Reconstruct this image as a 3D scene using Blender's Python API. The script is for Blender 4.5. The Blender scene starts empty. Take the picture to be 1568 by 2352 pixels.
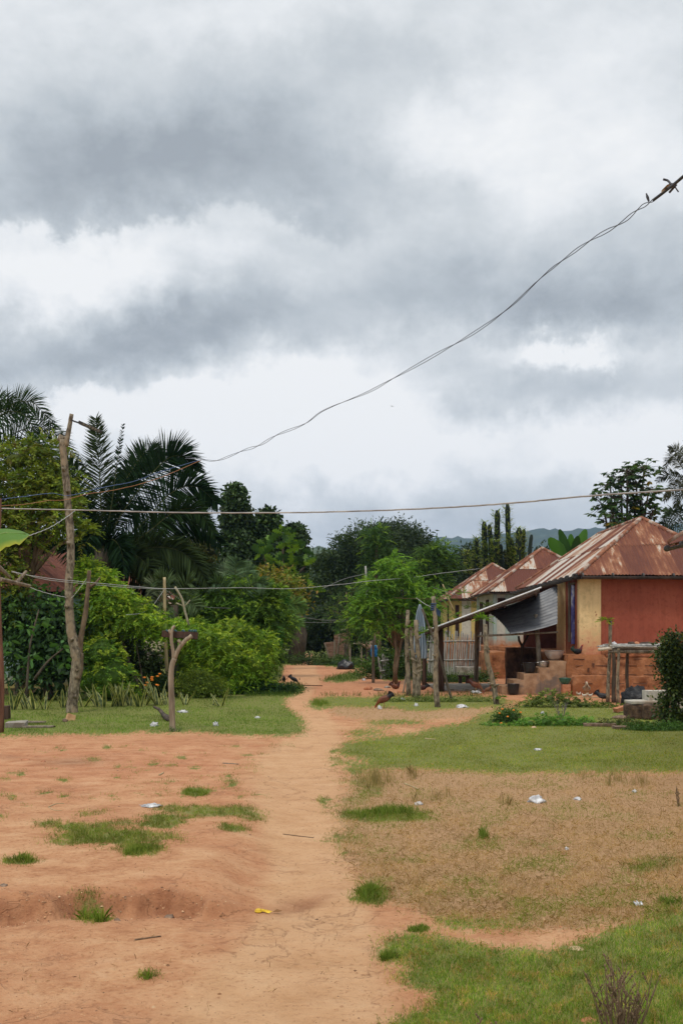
import bpy, math, random
import numpy as np
from mathutils import Vector, Matrix
random.seed(7); RNG = np.random.default_rng(7)
sc = bpy.context.scene
COL = sc.collection
# ------------------------------------------------------------------ camera
H0, F, CX, HY, CH = 2352.0, 2300.0, 784.0, 1447.0, 2.0   # photo height, focal, centre, horizon row, eye height
cam = bpy.data.cameras.new('camera'); camo = bpy.data.objects.new('camera', cam); COL.objects.link(camo)
camo.location = (0, 0, CH); camo.rotation_euler = (math.pi/2, 0, 0)
cam.sensor_fit = 'VERTICAL'; cam.sensor_height = 36.0; cam.lens = 36.0*F/H0
cam.shift_y = (HY-H0/2)/H0; cam.clip_start = 0.1; cam.clip_end = 20000
sc.camera = camo
sc.view_settings.view_transform = 'Standard'; sc.view_settings.look = 'None'; sc.view_settings.gamma = 1
sc.view_settings.exposure = 0.28
sc.cycles.max_bounces = 6; sc.cycles.diffuse_bounces = 3; sc.cycles.transmission_bounces = 3; sc.cycles.volume_bounces = 0
SUN_EL, SUN_AZ = math.radians(62), math.radians(200)   # azimuth clockwise from +Y
# ------------------------------------------------------------------ world: overcast sky
w = bpy.data.worlds.new('World'); sc.world = w; w.use_nodes = True
nt = w.node_tree; nt.nodes.clear(); N = nt.nodes.new; L = nt.links.new
def mth(op, a, b=None, c=None, clamp=False):
    n = N('ShaderNodeMath'); n.operation = op; n.use_clamp = clamp
    for i, v in enumerate((a, b, c)):
        if v is None: continue
        if isinstance(v, (int, float)): n.inputs[i].default_value = v
        else: L(v, n.inputs[i])
    return n.outputs[0]
tc = N('ShaderNodeTexCoord'); sp = N('ShaderNodeSeparateXYZ'); L(tc.outputs['Generated'], sp.inputs[0])
gx, gy, gzz = sp.outputs
yy = mth('MAXIMUM', gy, 0.08)
def wnoise(scale, detail, rough=0.55, sx=1, sz=1, off=0, dist=0.0):
    mp = N('ShaderNodeMapping'); L(tc.outputs['Generated'], mp.inputs[0]); mp.inputs['Scale'].default_value = (sx, 1, sz)
    mp.inputs['Location'].default_value = (off, off*.3, off*.7)
    n = N('ShaderNodeTexNoise'); L(mp.outputs[0], n.inputs['Vector']); n.inputs['Scale'].default_value = scale
    n.inputs['Detail'].default_value = detail; n.inputs['Roughness'].default_value = rough; n.inputs['Distortion'].default_value = dist
    return n.outputs['Fac']
w1 = mth('SUBTRACT', wnoise(6, 12, .62, off=3.1), .5); w2 = mth('SUBTRACT', wnoise(6, 12, .62, off=9.7), .5)
w3 = mth('MULTIPLY_ADD', wnoise(24, 8, .6, off=2.2), .10, -.05); w4 = mth('MULTIPLY_ADD', wnoise(24, 8, .6, off=7.2), .07, -.035)
u = mth('MULTIPLY_ADD', w1, .20, mth('DIVIDE', gx, yy))
v = mth('ADD', mth('MULTIPLY_ADD', w2, .15, mth('DIVIDE', gzz, yy)), w4); u = mth('ADD', u, w3)
def blob(px, py, rx, ry, wt, sharp=None):
    # soft cloud mass centred on a direction; sharp: flat cloud base below this row
    a = mth('DIVIDE', mth('SUBTRACT', u, (px-CX)/F), rx/F); b = mth('DIVIDE', mth('SUBTRACT', v, (HY-py)/F), ry/F)
    d = mth('ADD', mth('MULTIPLY', a, a), mth('MULTIPLY', b, b))
    g = mth('MULTIPLY', mth('EXPONENT', mth('MULTIPLY', d, -1.0)), wt)
    if sharp is not None:
        s = mth('DIVIDE', mth('SUBTRACT', v, (HY-sharp)/F), 26.0/F, clamp=True)
        g = mth('MULTIPLY', g, s)
    return g
BL = [(330,395,430,170,.85,535),(720,330,260,150,.35,None),(200,120,500,120,.12,None),(900,170,260,90,.28,None),
      (260,800,400,95,.75,905),(560,720,260,90,.35,None),(1000,620,420,120,.42,None),(1250,700,420,75,.45,800),(1500,620,250,160,.3,None),
      (1180,915,200,70,.55,1010),(1330,860,170,60,.25,None),(880,460,300,70,.3,None),(1530,900,120,60,.22,None),
      (900,1225,900,55,.4,None),(1250,1140,500,70,.2,None),(60,480,200,60,.2,540),
      (1150,330,260,170,-.28,None),(1450,300,200,120,-.1,None),(180,620,330,80,-.5,None),(620,880,230,90,-.6,None),(850,985,330,100,-.55,None),
      (1230,800,110,34,-.7,None),(150,965,330,60,-.75,None),(1450,1040,240,80,-.4,None),(640,1060,300,60,-.25,None),(450,60,300,60,-.12,None)]
tot = None
for b_ in BL:
    g = blob(*b_); tot = g if tot is None else mth('ADD', tot, g)
front = mth('MULTIPLY', mth('SUBTRACT', gy, .05), 4.0, clamp=True)
tot = mth('MULTIPLY', tot, front)
fb = mth('MULTIPLY_ADD', wnoise(4.2, 12, .62, sz=1.7, off=1.3, dist=.3), 1.0, -.5)
fb2 = mth('MULTIPLY_ADD', wnoise(15, 8, .6, sz=1.8, off=5.3), .5, -.25)
dark = mth('ADD', mth('ADD', mth('MULTIPLY', tot, .80), mth('ADD', mth('MULTIPLY', fb, .85), fb2)), .275)
cr = N('ShaderNodeValToRGB'); L(dark, cr.inputs[0])
def s2l(c): return tuple(((x/255+.055)/1.055)**2.4 if x/255 > .04045 else x/255/12.92 for x in c)
els = [(0.0,(246,247,247)),(.20,(233,236,238)),(.42,(213,218,221)),(.72,(189,196,201)),(1.0,(163,170,176))]
while len(cr.color_ramp.elements) < len(els): cr.color_ramp.elements.new(.5)
for e, (p, c) in zip(cr.color_ramp.elements, els): e.position = p; e.color = (*s2l(c), 1)
zen = mth('MULTIPLY_ADD', mth('MULTIPLY', mth('SUBTRACT', gzz, .56), 2.0, clamp=True), .75, 1.0)   # overcast: brighter towards the zenith
sky = N('ShaderNodeTexSky'); sky.sky_type = 'NISHITA'; sky.sun_disc = False; sky.sun_elevation = SUN_EL; sky.sun_rotation = SUN_AZ
vm = N('ShaderNodeVectorMath'); vm.operation = 'SCALE'; L(cr.outputs[0], vm.inputs[0]); L(mth('MULTIPLY', zen, 8.6), vm.inputs['Scale'])
mx = N('ShaderNodeMix'); mx.data_type = 'RGBA'; mx.inputs[0].default_value = .97; L(sky.outputs[0], mx.inputs[6]); L(vm.outputs[0], mx.inputs[7])
bg = N('ShaderNodeBackground'); L(mx.outputs[2], bg.inputs[0]); bg.inputs[1].default_value = 0.1
wo = N('ShaderNodeOutputWorld'); L(bg.outputs[0], wo.inputs[0])
# ------------------------------------------------------------------ sun (veiled)
sl = bpy.data.lights.new('sun', 'SUN'); sl.energy = 1.5; sl.angle = math.radians(12); sl.color = (1, .93, .82)
so = bpy.data.objects.new('sun', sl); COL.objects.link(so)
sd = Vector((math.sin(SUN_AZ)*math.cos(SUN_EL), math.cos(SUN_AZ)*math.cos(SUN_EL), math.sin(SUN_EL)))
so.rotation_euler = (-sd).to_track_quat('-Z', 'Y').to_euler()

# ================================================================== helpers
def hash2(ix, iy, s):
    n = (ix.astype(np.int64)*374761393 + iy.astype(np.int64)*668265263 + s*974711) & 0x7fffffff
    n = ((n ^ (n >> 13))*1274126177) & 0x7fffffff
    return ((n ^ (n >> 16)) & 0xffff)/65535.0
def vnoise(x, y, s=0):
    x = np.asarray(x, float); y = np.asarray(y, float)
    ix = np.floor(x); iy = np.floor(y); fx = x-ix; fy = y-iy
    fx = fx*fx*(3-2*fx); fy = fy*fy*(3-2*fy)
    a = hash2(ix, iy, s); b = hash2(ix+1, iy, s); c = hash2(ix, iy+1, s); d = hash2(ix+1, iy+1, s)
    return (a*(1-fx)+b*fx)*(1-fy)+(c*(1-fx)+d*fx)*fy
def fbm(x, y, s=0, o=4):
    t = 0; a = .5; n = 0
    for k in range(o):
        t = t+a*vnoise(x*2**k, y*2**k, s+k*17); n += a; a *= .5
    return t/n
def sst(x, a, b):
    t = np.clip((x-a)/(b-a), 0, 1); return t*t*(3-2*t)
def gz(x, y):
    x = np.asarray(x, float); y = np.asarray(y, float)
    near = np.exp(-np.maximum(y-6, 0)/30)
    z = (fbm(x*.8+40, y*.8+40, 3, 4)-.5)*.06*near + (fbm(x*3+9, y*3+5, 8, 3)-.5)*.018*near
    m = sst(-x, .55, 1.1)                                   # small eroded bank across the bare yard on the left
    wob = (fbm(x*1.2, y*0+2, 5, 4)-.5)*.7
    z = z + m*(.13*sst(y+(fbm(x*6, y*6, 51, 3)-.5)*.16, 7.0+wob, 7.10+wob)*np.exp(-np.maximum(y-8, 0)/4))
    z = z - m*.03*np.exp(-((y-6.95-wob)/.2)**2)
    z = z + m*np.exp(-((y-7.08-wob)/.2)**2)*((fbm(x*7, y*7, 61, 4)-.5)*.09-.02)
    g = np.exp(-(((x+.28)/.18)**2+((y-7.45-(x+.2)*.8)/.28)**2)); z = z-.05*g
    return z
def gzf(x, y): return float(gz(np.array([x]), np.array([y]))[0])
def P(px, py, Y): return Vector(((px-CX)/F*Y, Y, CH-(py-HY)/F*Y))
def G(px, py):
    Y = CH*F/(py-HY); X = (px-CX)/F*Y; return Vector((X, Y, gzf(X, Y)))

ALLTOP = []
def tag(o, label=None, cat=None, group=None, kind=None):
    if label: o['label'] = label
    if cat: o['category'] = cat
    if group: o['group'] = group
    if kind: o['kind'] = kind
    return o
def empty(name, loc, label, cat, group=None):
    o = bpy.data.objects.new(name, None); COL.objects.link(o); o.location = loc; o.empty_display_size = .2
    return tag(o, label, cat, group)
class MB:
    def __init__(s): s.v = []; s.f = []; s.c = []; s.cur = (1, 1, 1)
    def add(s, vs, fs):
        o = len(s.v); s.v += [tuple(p) for p in vs]; s.f += [tuple(i+o for i in f) for f in fs]; s.c += [s.cur]*len(vs); return s
    def box(s, c, d, rz=0, tilt=0, ry=0, jit=0):
        R = Matrix.Rotation(rz, 3, 'Z') @ Matrix.Rotation(tilt, 3, 'X') @ Matrix.Rotation(ry, 3, 'Y'); c = Vector(c)
        vs = []
        for x in (-.5, .5):
            for y in (-.5, .5):
                for z in (-.5, .5):
                    vs.append(c + R @ Vector((x*d[0]+random.uniform(-jit, jit), y*d[1]+random.uniform(-jit, jit), z*d[2]+random.uniform(-jit, jit))))
        return s.add(vs, [(0,1,3,2),(4,6,7,5),(0,4,5,1),(2,3,7,6),(0,2,6,4),(1,5,7,3)])
    def tube(s, pts, rad, n=8, wob=0, caps=True):
        pts = [Vector(p) for p in pts]; m = len(pts)
        if isinstance(rad, (int, float)): rad = [rad]*m
        vs = []; fs = []; ref = None
        for i, p in enumerate(pts):
            t = (pts[min(i+1, m-1)]-pts[max(i-1, 0)])
            t = t.normalized() if t.length > 1e-9 else Vector((0, 0, 1))
            if ref is None: ref = Vector((1, 0, 0)) if abs(t.x) < .8 else Vector((0, 1, 0))
            a = (ref - t*ref.dot(t)).normalized(); b = t.cross(a); ref = a
            for k in range(n):
                q = 2*math.pi*k/n; r = rad[i]*(1+random.uniform(-wob, wob))
                vs.append(p+(a*math.cos(q)+b*math.sin(q))*r)
        for i in range(m-1):
            for k in range(n):
                fs.append((i*n+k, i*n+(k+1) % n, (i+1)*n+(k+1) % n, (i+1)*n+k))
        if caps: fs += [tuple(range(n))[::-1], tuple((m-1)*n+k for k in range(n))]
        return s.add(vs, fs)
    def lathe(s, c, prof, n=20, sx=1, sy=1):
        c = Vector(c); vs = []; fs = []
        for r, z in prof:
            for k in range(n):
                q = 2*math.pi*k/n; vs.append(c+Vector((math.cos(q)*r*sx, math.sin(q)*r*sy, z)))
        for i in range(len(prof)-1):
            for k in range(n): fs.append((i*n+k, i*n+(k+1) % n, (i+1)*n+(k+1) % n, (i+1)*n+k))
        return s.add(vs, fs)
    def quad(s, a, b, c, d): return s.add([a, b, c, d], [(0, 1, 2, 3)])
    def build(s, name, mat, parent=None, loc=None, smooth=False, bevel=0):
        loc = Vector(loc) if loc is not None else (parent_world(parent) if parent else Vector((0, 0, 0)))
        me = bpy.data.meshes.new(name); me.from_pydata([tuple(Vector(p)-loc) for p in s.v], [], s.f)
        if smooth: me.polygons.foreach_set('use_smooth', [True]*len(me.polygons))
        ca = me.color_attributes.new('Col', 'FLOAT_COLOR', 'POINT')
        ca.data.foreach_set('color', np.array([(*c, 1) for c in s.c], np.float32).ravel())
        me.materials.append(mat); me.update()
        o = bpy.data.objects.new(name, me); COL.objects.link(o)
        if parent: o.parent = parent
        else: o.location = loc
        if bevel:
            m = o.modifiers.new('bevel', 'BEVEL'); m.width = bevel; m.segments = 2; m.limit_method = 'ANGLE'
        return o
def parent_world(p):
    v = Vector((0, 0, 0))
    while p: v += p.location; p = p.parent
    return v
def np_obj(name, V, faces_n, mat, parent=None, loc=None, colr=None, smooth=False, idx=None):
    """V (n,3) array, faces of faces_n consecutive verts unless idx given"""
    loc = np.array(loc if loc is not None else (parent_world(parent) if parent else (0, 0, 0)), float)
    me = bpy.data.meshes.new(name); V = np.asarray(V, float)-loc
    me.vertices.add(len(V)); me.vertices.foreach_set('co', V.astype(np.float32).ravel())
    if idx is None: idx = np.arange(len(V))
    nf = len(idx)//faces_n
    me.loops.add(len(idx)); me.loops.foreach_set('vertex_index', np.asarray(idx, np.int32).ravel())
    me.polygons.add(nf); me.polygons.foreach_set('loop_start', np.arange(0, nf*faces_n, faces_n, dtype=np.int32))
    me.polygons.foreach_set('loop_total', np.full(nf, faces_n, np.int32))
    if smooth: me.polygons.foreach_set('use_smooth', np.ones(nf, bool))
    me.update(calc_edges=True)
    if colr is not None:
        ca = me.color_attributes.new('Col', 'FLOAT_COLOR', 'POINT')
        ca.data.foreach_set('color', np.concatenate([colr, np.ones((len(colr), 1))], 1).astype(np.float32).ravel())
    me.materials.append(mat)
    o = bpy.data.objects.new(name, me); COL.objects.link(o)
    if parent: o.parent = parent
    else: o.location = loc
    return o
def copy_tree(o, parent=None):
    c = o.copy(); COL.objects.link(c); c.parent = parent
    for ch in list(o.children): copy_tree(ch, c)
    return c
# ------------------------------------------------------------------ materials
class NT:
    def __init__(s, name, disp=False):
        s.m = bpy.data.materials.new(name); s.m.use_nodes = True; s.t = s.m.node_tree; s.t.nodes.clear()
        s.out = s.t.nodes.new('ShaderNodeOutputMaterial'); s.p = s.t.nodes.new('ShaderNodeBsdfPrincipled')
        s.t.links.new(s.p.outputs[0], s.out.inputs[0]); s.p.inputs['Specular IOR Level'].default_value = .25
        s.tc = s.t.nodes.new('ShaderNodeTexCoord')
    def n(s, t, **k):
        n = s.t.nodes.new(t)
        for a, b in k.items(): setattr(n, a, b)
        return n
    def l(s, a, b): s.t.links.new(a, b)
    def math(s, op, a, b=None, c=None, clamp=False):
        n = s.n('ShaderNodeMath', operation=op, use_clamp=clamp)
        for i, v in enumerate((a, b, c)):
            if v is None: continue
            if isinstance(v, (int, float)): n.inputs[i].default_value = v
            else: s.l(v, n.inputs[i])
        return n.outputs[0]
    def noise(s, scale, detail=5, rough=.55, vec=None, sc3=(1, 1, 1), dist=0):
        mp = s.n('ShaderNodeMapping'); s.l(vec or s.tc.outputs['Object'], mp.inputs[0]); mp.inputs['Scale'].default_value = sc3
        n = s.n('ShaderNodeTexNoise'); s.l(mp.outputs[0], n.inputs['Vector']); n.inputs['Scale'].default_value = scale
        n.inputs['Detail'].default_value = detail; n.inputs['Roughness'].default_value = rough; n.inputs['Distortion'].default_value = dist
        return n.outputs['Fac']
    def ramp(s, f, pts):
        r = s.n('ShaderNodeValToRGB'); s.l(f, r.inputs[0])
        while len(r.color_ramp.elements) < len(pts): r.color_ramp.elements.new(.5)
        for e, (p, c) in zip(r.color_ramp.elements, pts):
            e.position = p; e.color = (*c, 1) if not isinstance(c, (int, float)) else (c, c, c, 1)
        return r.outputs[0]
    def mix(s, f, a, b, mode='MIX'):
        m = s.n('ShaderNodeMix', data_type='RGBA', blend_type=mode)
        for i, v in ((0, f), (6, a), (7, b)):
            if isinstance(v, (int, float)): m.inputs[i].default_value = v
            elif isinstance(v, tuple): m.inputs[i].default_value = (*v, 1)
            else: s.l(v, m.inputs[i])
        return m.outputs[2]
    def bump(s, h, strength=.4, dist=.02):
        b = s.n('ShaderNodeBump'); b.inputs['Strength'].default_value = strength; b.inputs['Distance'].default_value = dist
        s.l(h, b.inputs['Height']); s.l(b.outputs[0], s.p.inputs['Normal'])
    def col(s, c): s.l(c, s.p.inputs['Base Color'])
    def rough(s, r): s.p.inputs['Roughness'].default_value = r; return s
MC = {}
def M(name, c1, c2, scale=6, rough=.85, bump=.4, dist=.01, detail=6, sc3=(1, 1, 1), lo=.35, hi=.65, metal=0, spec=.25, c3=None):
    if name in MC: return MC[name]
    t = NT(name); f = t.noise(scale, detail, .6, sc3=sc3)
    c = t.ramp(f, [(lo, c1), (hi, c2)])
    if c3:
        f3 = t.noise(scale*.37, 5, .6, sc3=sc3); c = t.mix(t.ramp(f3, [(.5, 0.0), (.6, 1.0)]), c, c3)
    t.col(c); t.rough(rough); t.p.inputs['Metallic'].default_value = metal; t.p.inputs['Specular IOR Level'].default_value = spec
    if bump: t.bump(f, bump, dist)
    MC[name] = t.m; return t.m
def leafmat(name, trans=.3, rough=.5, spec=.3):
    t = NT(name); a = t.n('ShaderNodeAttribute', attribute_name='Col')
    t.col(a.outputs['Color']); t.rough(rough); t.p.inputs['Specular IOR Level'].default_value = spec
    tr = t.n('ShaderNodeBsdfTranslucent'); c2 = t.mix(1.0, a.outputs['Color'], (1.3, 1.25, .45), 'MULTIPLY'); t.l(c2, tr.inputs[0])
    ms = t.n('ShaderNodeMixShader'); ms.inputs[0].default_value = trans
    t.l(t.p.outputs[0], ms.inputs[1]); t.l(tr.outputs[0], ms.inputs[2]); t.l(ms.outputs[0], t.out.inputs[0])
    return t.m
LEAF = leafmat('leaf', .3, .55, .2); GLOSSLEAF = leafmat('glossy_leaf', .15, .48, .25); PALMLEAF = leafmat('palm_leaf', .15, .75, .05); BLADE = leafmat('grass_blade', .35, .75, .06); STRAW = leafmat('dry_grass', .35, .9, .05)
def vcol(name, rough=.7, spec=.3, bump=.0, bs=30, metal=0, nv=.0):
    t = NT(name); a = t.n('ShaderNodeAttribute', attribute_name='Col'); f = t.noise(bs, 5)
    t.col(t.mix(nv, a.outputs['Color'], t.ramp(f, [(.3, (.3,)*3), (.7, (1.,)*3)]), 'MULTIPLY')); t.rough(rough); t.p.inputs['Specular IOR Level'].default_value = spec; t.p.inputs['Metallic'].default_value = metal
    if bump: t.bump(f, bump, .01)
    return t.m
VC = vcol('painted_things', .6, .3, .2, 25, nv=.35); FEATHER = vcol('feathers', .55, .3, .5, 60, nv=.5)
BARK_P = M('lichen_bark', (.08, .062, .042), (.32, .27, .19), 13, .9, 1.0, .03, 9, (1, 1, .5), .4, .66, c3=(.26, .20, .13))
BARK_D = M('dark_bark', (.045, .035, .025), (.12, .095, .07), 10, .9, .8, .03, 7, (1, 1, .3))
BARK_B = M('brown_bark', (.08, .055, .035), (.20, .145, .09), 12, .9, .8, .02, 7, (1, 1, .25))
WOOD_W = M('weathered_wood', (.11, .085, .06), (.29, .24, .18), 14, .85, .6, .01, 7, (1, 1, .12))
WOOD_R = M('reddish_wood', (.07, .03, .018), (.20, .10, .06), 12, .85, .6, .01, 7, (1, 1, .12))
WOOD_D = M('dark_wood', (.03, .018, .012), (.085, .05, .035), 12, .8, .5, .01, 7, (1, 1, .15))
BAMBOO = M('bamboo', (.30, .22, .11), (.46, .37, .21), 8, .6, .3, .005, 5, (1, 1, .2))
GREYW = M('grey_bamboo', (.20, .195, .18), (.46, .45, .42), 10, .85, .5, .008, 6, (1, 1, .15))
CONC = M('concrete', (.2, .18, .155), (.36, .33, .28), 6, .9, .5, .01, 8, c3=(.16, .13, .10))
STONE = M('brown_stone', (.10, .07, .05), (.28, .19, .13), 9, .9, .9, .02, 8)
BRICK1 = M('fired_brick', (.34, .13, .06), (.48, .22, .12), 11, .9, .6, .01, 7)
MUD = M('mud_wall', (.15, .055, .025), (.42, .19, .09), 3.6, .95, 1.0, .05, 10, lo=.36, hi=.62, c3=(.30, .12, .05))
PLASTIC_K = M('black_plastic', (.008, .008, .009), (.02, .02, .022), 9, .35, .3, .01, spec=.5)
BAG_W = M('white_plastic_film', (.34, .34, .36), (.74, .74, .74), 9, .35, .6, .01, spec=.5)
ALU = M('aluminium', (.35, .34, .33), (.62, .6, .58), 12, .35, .1, .002, metal=.8)
GALV = M('galvanised_sheet', (.065, .068, .078), (.135, .14, .15), 3, .5, .15, .004, 7, (1, 1, 1), metal=.3, spec=.5)
GUTTER = M('gutter_metal', (.03, .03, .032), (.10, .085, .075), 5, .55, .3, .005, metal=.3, spec=.4)
CABLE_G = M('grey_cable', (.16, .16, .16), (.3, .3, .29), 30, .6, 0); CABLE_W = M('pale_cable', (.34, .34, .33), (.55, .55, .53), 30, .6, 0)
CABLE_K = M('dark_cable', (.03, .03, .035), (.07, .07, .075), 30, .5, 0); CABLE_B = M('blue_cable', (.06, .10, .22), (.12, .18, .34), 30, .5, 0)
CABLE_O = M('orange_cable', (.3, .12, .05), (.45, .22, .1), 30, .5, 0)
# ================================================================== ground
def inpoly(px, py, poly):
    r = np.zeros(px.shape, bool); n = len(poly); j = n-1
    for i in range(n):
        xi, yi = poly[i]; xj, yj = poly[j]
        c = ((yi > py) != (yj > py))
        r ^= c & (px < (xj-xi)*(py-yi)/((yj-yi) if yj != yi else 1e-9)+xi); j = i
    return r
GREEN = [
 [(-6000,1700),(0,1691),(150,1689),(300,1684),(430,1681),(560,1689),(640,1692),(695,1688),(704,1672),(690,1650),(660,1625),(654,1606),(688,1593),(700,1582),(680,1572),(600,1575),(560,1575),(610,1500),(-6000,1500)],
 [(782,1718),(790,1704),(815,1698),(870,1694),(960,1685),(975,1673),(1080,1660),(1100,1640),(1190,1622),(1230,1606),(1330,1612),(1440,1628),(1568,1640),(6000,1640),(6000,1772),(1400,1772),(1200,1775),(1000,1768),(900,1764),(850,1768),(800,1776),(784,1768),(800,1756),(860,1750),(850,1744),(800,1740),(778,1730)],
 [(864,2195),(885,2160),(960,2150),(1040,2160),(1110,2180),(1200,2190),(1290,2185),(1330,2160),(1400,2145),(1440,2120),(1500,2105),(1568,2095),(2600,2060),(2600,3200),(1000,6000),(880,3200),(900,2352),(950,2320),(1010,2290),(900,2250),(945,2235),(940,2222),(868,2203)],
 [(965,2108),(1010,2106),(1090,2120),(1200,2124),(1215,2132),(1100,2140),(1010,2128)],
 [(826,1661),(870,1653),(960,1655),(1010,1658),(960,1664),(870,1666)],
 [(788,1684),(830,1676),(900,1675),(910,1679),(850,1686),(800,1690)],
 [(708,1622),(718,1606),(760,1600),(860,1601),(980,1596),(1150,1600),(1190,1612),(1120,1626),(960,1632),(860,1624),(770,1626),(725,1630)],
 [(735,1565),(770,1552),(812,1543),(850,1548),(880,1562),(1110,1568),(1100,1548),(1060,1530),(900,1520),(860,1540),(820,1562),(780,1566)],
 [(620,1500),(640,1525),(672,1528),(690,1522),(690,1508),(660,1498)],[(718,1512),(716,1522),(760,1532),(830,1535),(880,1530),(980,1520),(980,1500),(720,1500)],
]
STRW = [[(795,1770),(900,1766),(1000,1770),(1200,1776),(6000,1776),(6000,2060),(1568,2098),(1440,2122),(1300,2135),(1180,2140),(1050,2128),(960,2100),(880,2075),(830,2020),(800,1960),(770,1930),(790,1890),(770,1860),(800,1830)],
        [(760,1622),(960,1626),(1150,1614),(1150,1635),(1060,1650),(900,1655),(820,1650),(760,1640)]]
# (x, y, rx, ry, density) patches of grass on the bare soil
TUFT = [(455,1828,44,11,.9),(430,1866,70,10,.4),(370,1908,55,13,.85),(500,1878,110,16,.75),(420,1870,80,12,.7),(560,1888,50,12,.7),(400,1895,70,12,.8),(250,1912,110,8,.6),(190,1922,90,12,.85),(250,1948,130,24,.9),(360,1950,70,14,.7),(150,1960,60,12,.6),(320,1980,60,16,.95),(110,1912,40,8,.7),(320,1990,40,16,1),
        (535,1923,32,9,.8),(45,2012,34,12,.9),(210,2100,44,15,.7),(340,2245,16,8,.7),(215,1882,40,8,.5),(860,1765,60,18,.3),(850,1815,40,18,.6),(880,1875,120,18,.9),(800,1922,50,8,.5),(850,2060,40,26,1),
        (1110,1930,60,12,.5),(1240,1938,70,8,.4),(1500,1985,70,22,.55),(1220,1985,35,12,.35),(820,1838,40,14,.5),(1400,1795,50,12,.3),(1470,1640,60,12,.4),(830,1795,50,16,.5),(1540,2100,60,25,.5),
        (15,1797,18,6,.6),(520,1790,40,8,.4),(560,1770,40,6,.4),(480,1790,60,5,.3),(640,1712,50,5,.35)]
rr = random.Random(4)
for i in range(85):
    x = rr.uniform(-60, 600); y = rr.uniform(1715, 1850) + (0 if x > 60 else rr.uniform(0, 60)); TUFT.append((x, y, rr.uniform(5, 17), rr.uniform(2.0, 4.5), rr.uniform(.4, .9)))
for i in range(40):
    y = rr.uniform(1720, 1960); x = 775+rr.uniform(-25, 30)+12*math.sin(y/30); TUFT.append((x, y, rr.uniform(5, 22), rr.uniform(2, 5), rr.uniform(.3, .8)))
def masks(px, py, fine=True):
    s = (py-HY)/400.0
    wx = (fbm(px/22, py/9, 11, 4)-.5)*46*np.clip(s, .15, 1.2); wy = (fbm(px/30, py/10, 23, 4)-.5)*22*np.clip(s, .12, 1.2)
    qx, qy = px+wx, py+wy
    g = np.zeros(px.shape); st = np.zeros(px.shape)
    for p in GREEN: g = np.maximum(g, inpoly(qx, qy, p)*1.0)
    for p in STRW: st = np.maximum(st, inpoly(qx, qy, p)*1.0)
    t = np.zeros(px.shape)
    for (x, y, rx, ry, d) in TUFT:
        dd = ((qx-x)/rx)**2+((qy-y)/ry)**2
        t = np.maximum(t, d*np.clip(1.35-dd, 0, 1))
    st = st*(1-g); 
    far = (py < HY+53); g = np.where(far, 1.0, g)
    bush = inpoly(px, py, [(-6000,1600),(380,1600),(560,1596),(640,1570),(660,1500),(-6000,1500)])
    g = np.where(bush, 1.0, g)
    return g, st, t
def pathmask(px, py):
    ctr = np.interp(py, [1500,1525,1545,1565,1590,1610,1640,1680,1720,1800,1900,2000,2100,2200,2352,3000], [690,700,700,700,690,688,712,745,705,680,700,720,730,690,640,400])
    wd = np.interp(py, [1500,1545,1590,1610,1640,1680,1720,1800,1900,2000,2100,2200,2352,3000], [20,30,36,32,34,44,80,105,100,95,120,170,260,800])
    d = np.abs(px+(fbm(px/40, py/20, 31, 3)-.5)*50-ctr)/wd
    return 1-sst(d, .75, 1.35)
pyrows = np.concatenate([np.linspace(3600, 2420, 60), np.arange(2416, 1560, -2.6), np.arange(1560, 1497, -1.6)])
Ys = np.concatenate([[-30, -12, -4, -1, .5, 1.2], CH*F/(pyrows-HY), np.geomspace(95, 4200, 60)])
us = np.concatenate([-np.geomspace(40, .62, 34), np.linspace(-.60, -.42, 20), np.linspace(-.40, .42, 470), np.linspace(.44, .62, 20), np.geomspace(.64, 40, 34)])
UU, YY = np.meshgrid(us, Ys); XX = np.clip(UU*np.maximum(YY, 3.0), -4400+UU, 4400+UU)
ZZ = gz(XX, YY)*np.where(YY > 0.4, 1, 0)
Yc = np.maximum(YY, .9); PX = CX+XX/Yc*F; PY = HY+CH*F/Yc
g_ = 0; s_ = 0
for _k in range(7):
    sc_ = np.clip((PY-HY)/400, .08, 1); a_, b_, t_ = masks(PX+RNG.normal(0, 26, PX.shape)*sc_, PY+RNG.normal(0, 11, PY.shape)*sc_); g_ = g_+a_/7; s_ = s_+b_/7
t_ = masks(PX, PY)[2]; pm = pathmask(PX, PY)
nr, nc = XX.shape; ii = np.arange(nr*nc).reshape(nr, nc)
idx = np.stack([ii[:-1, :-1], ii[:-1, 1:], ii[1:, 1:], ii[1:, :-1]], -1).reshape(-1)
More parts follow.
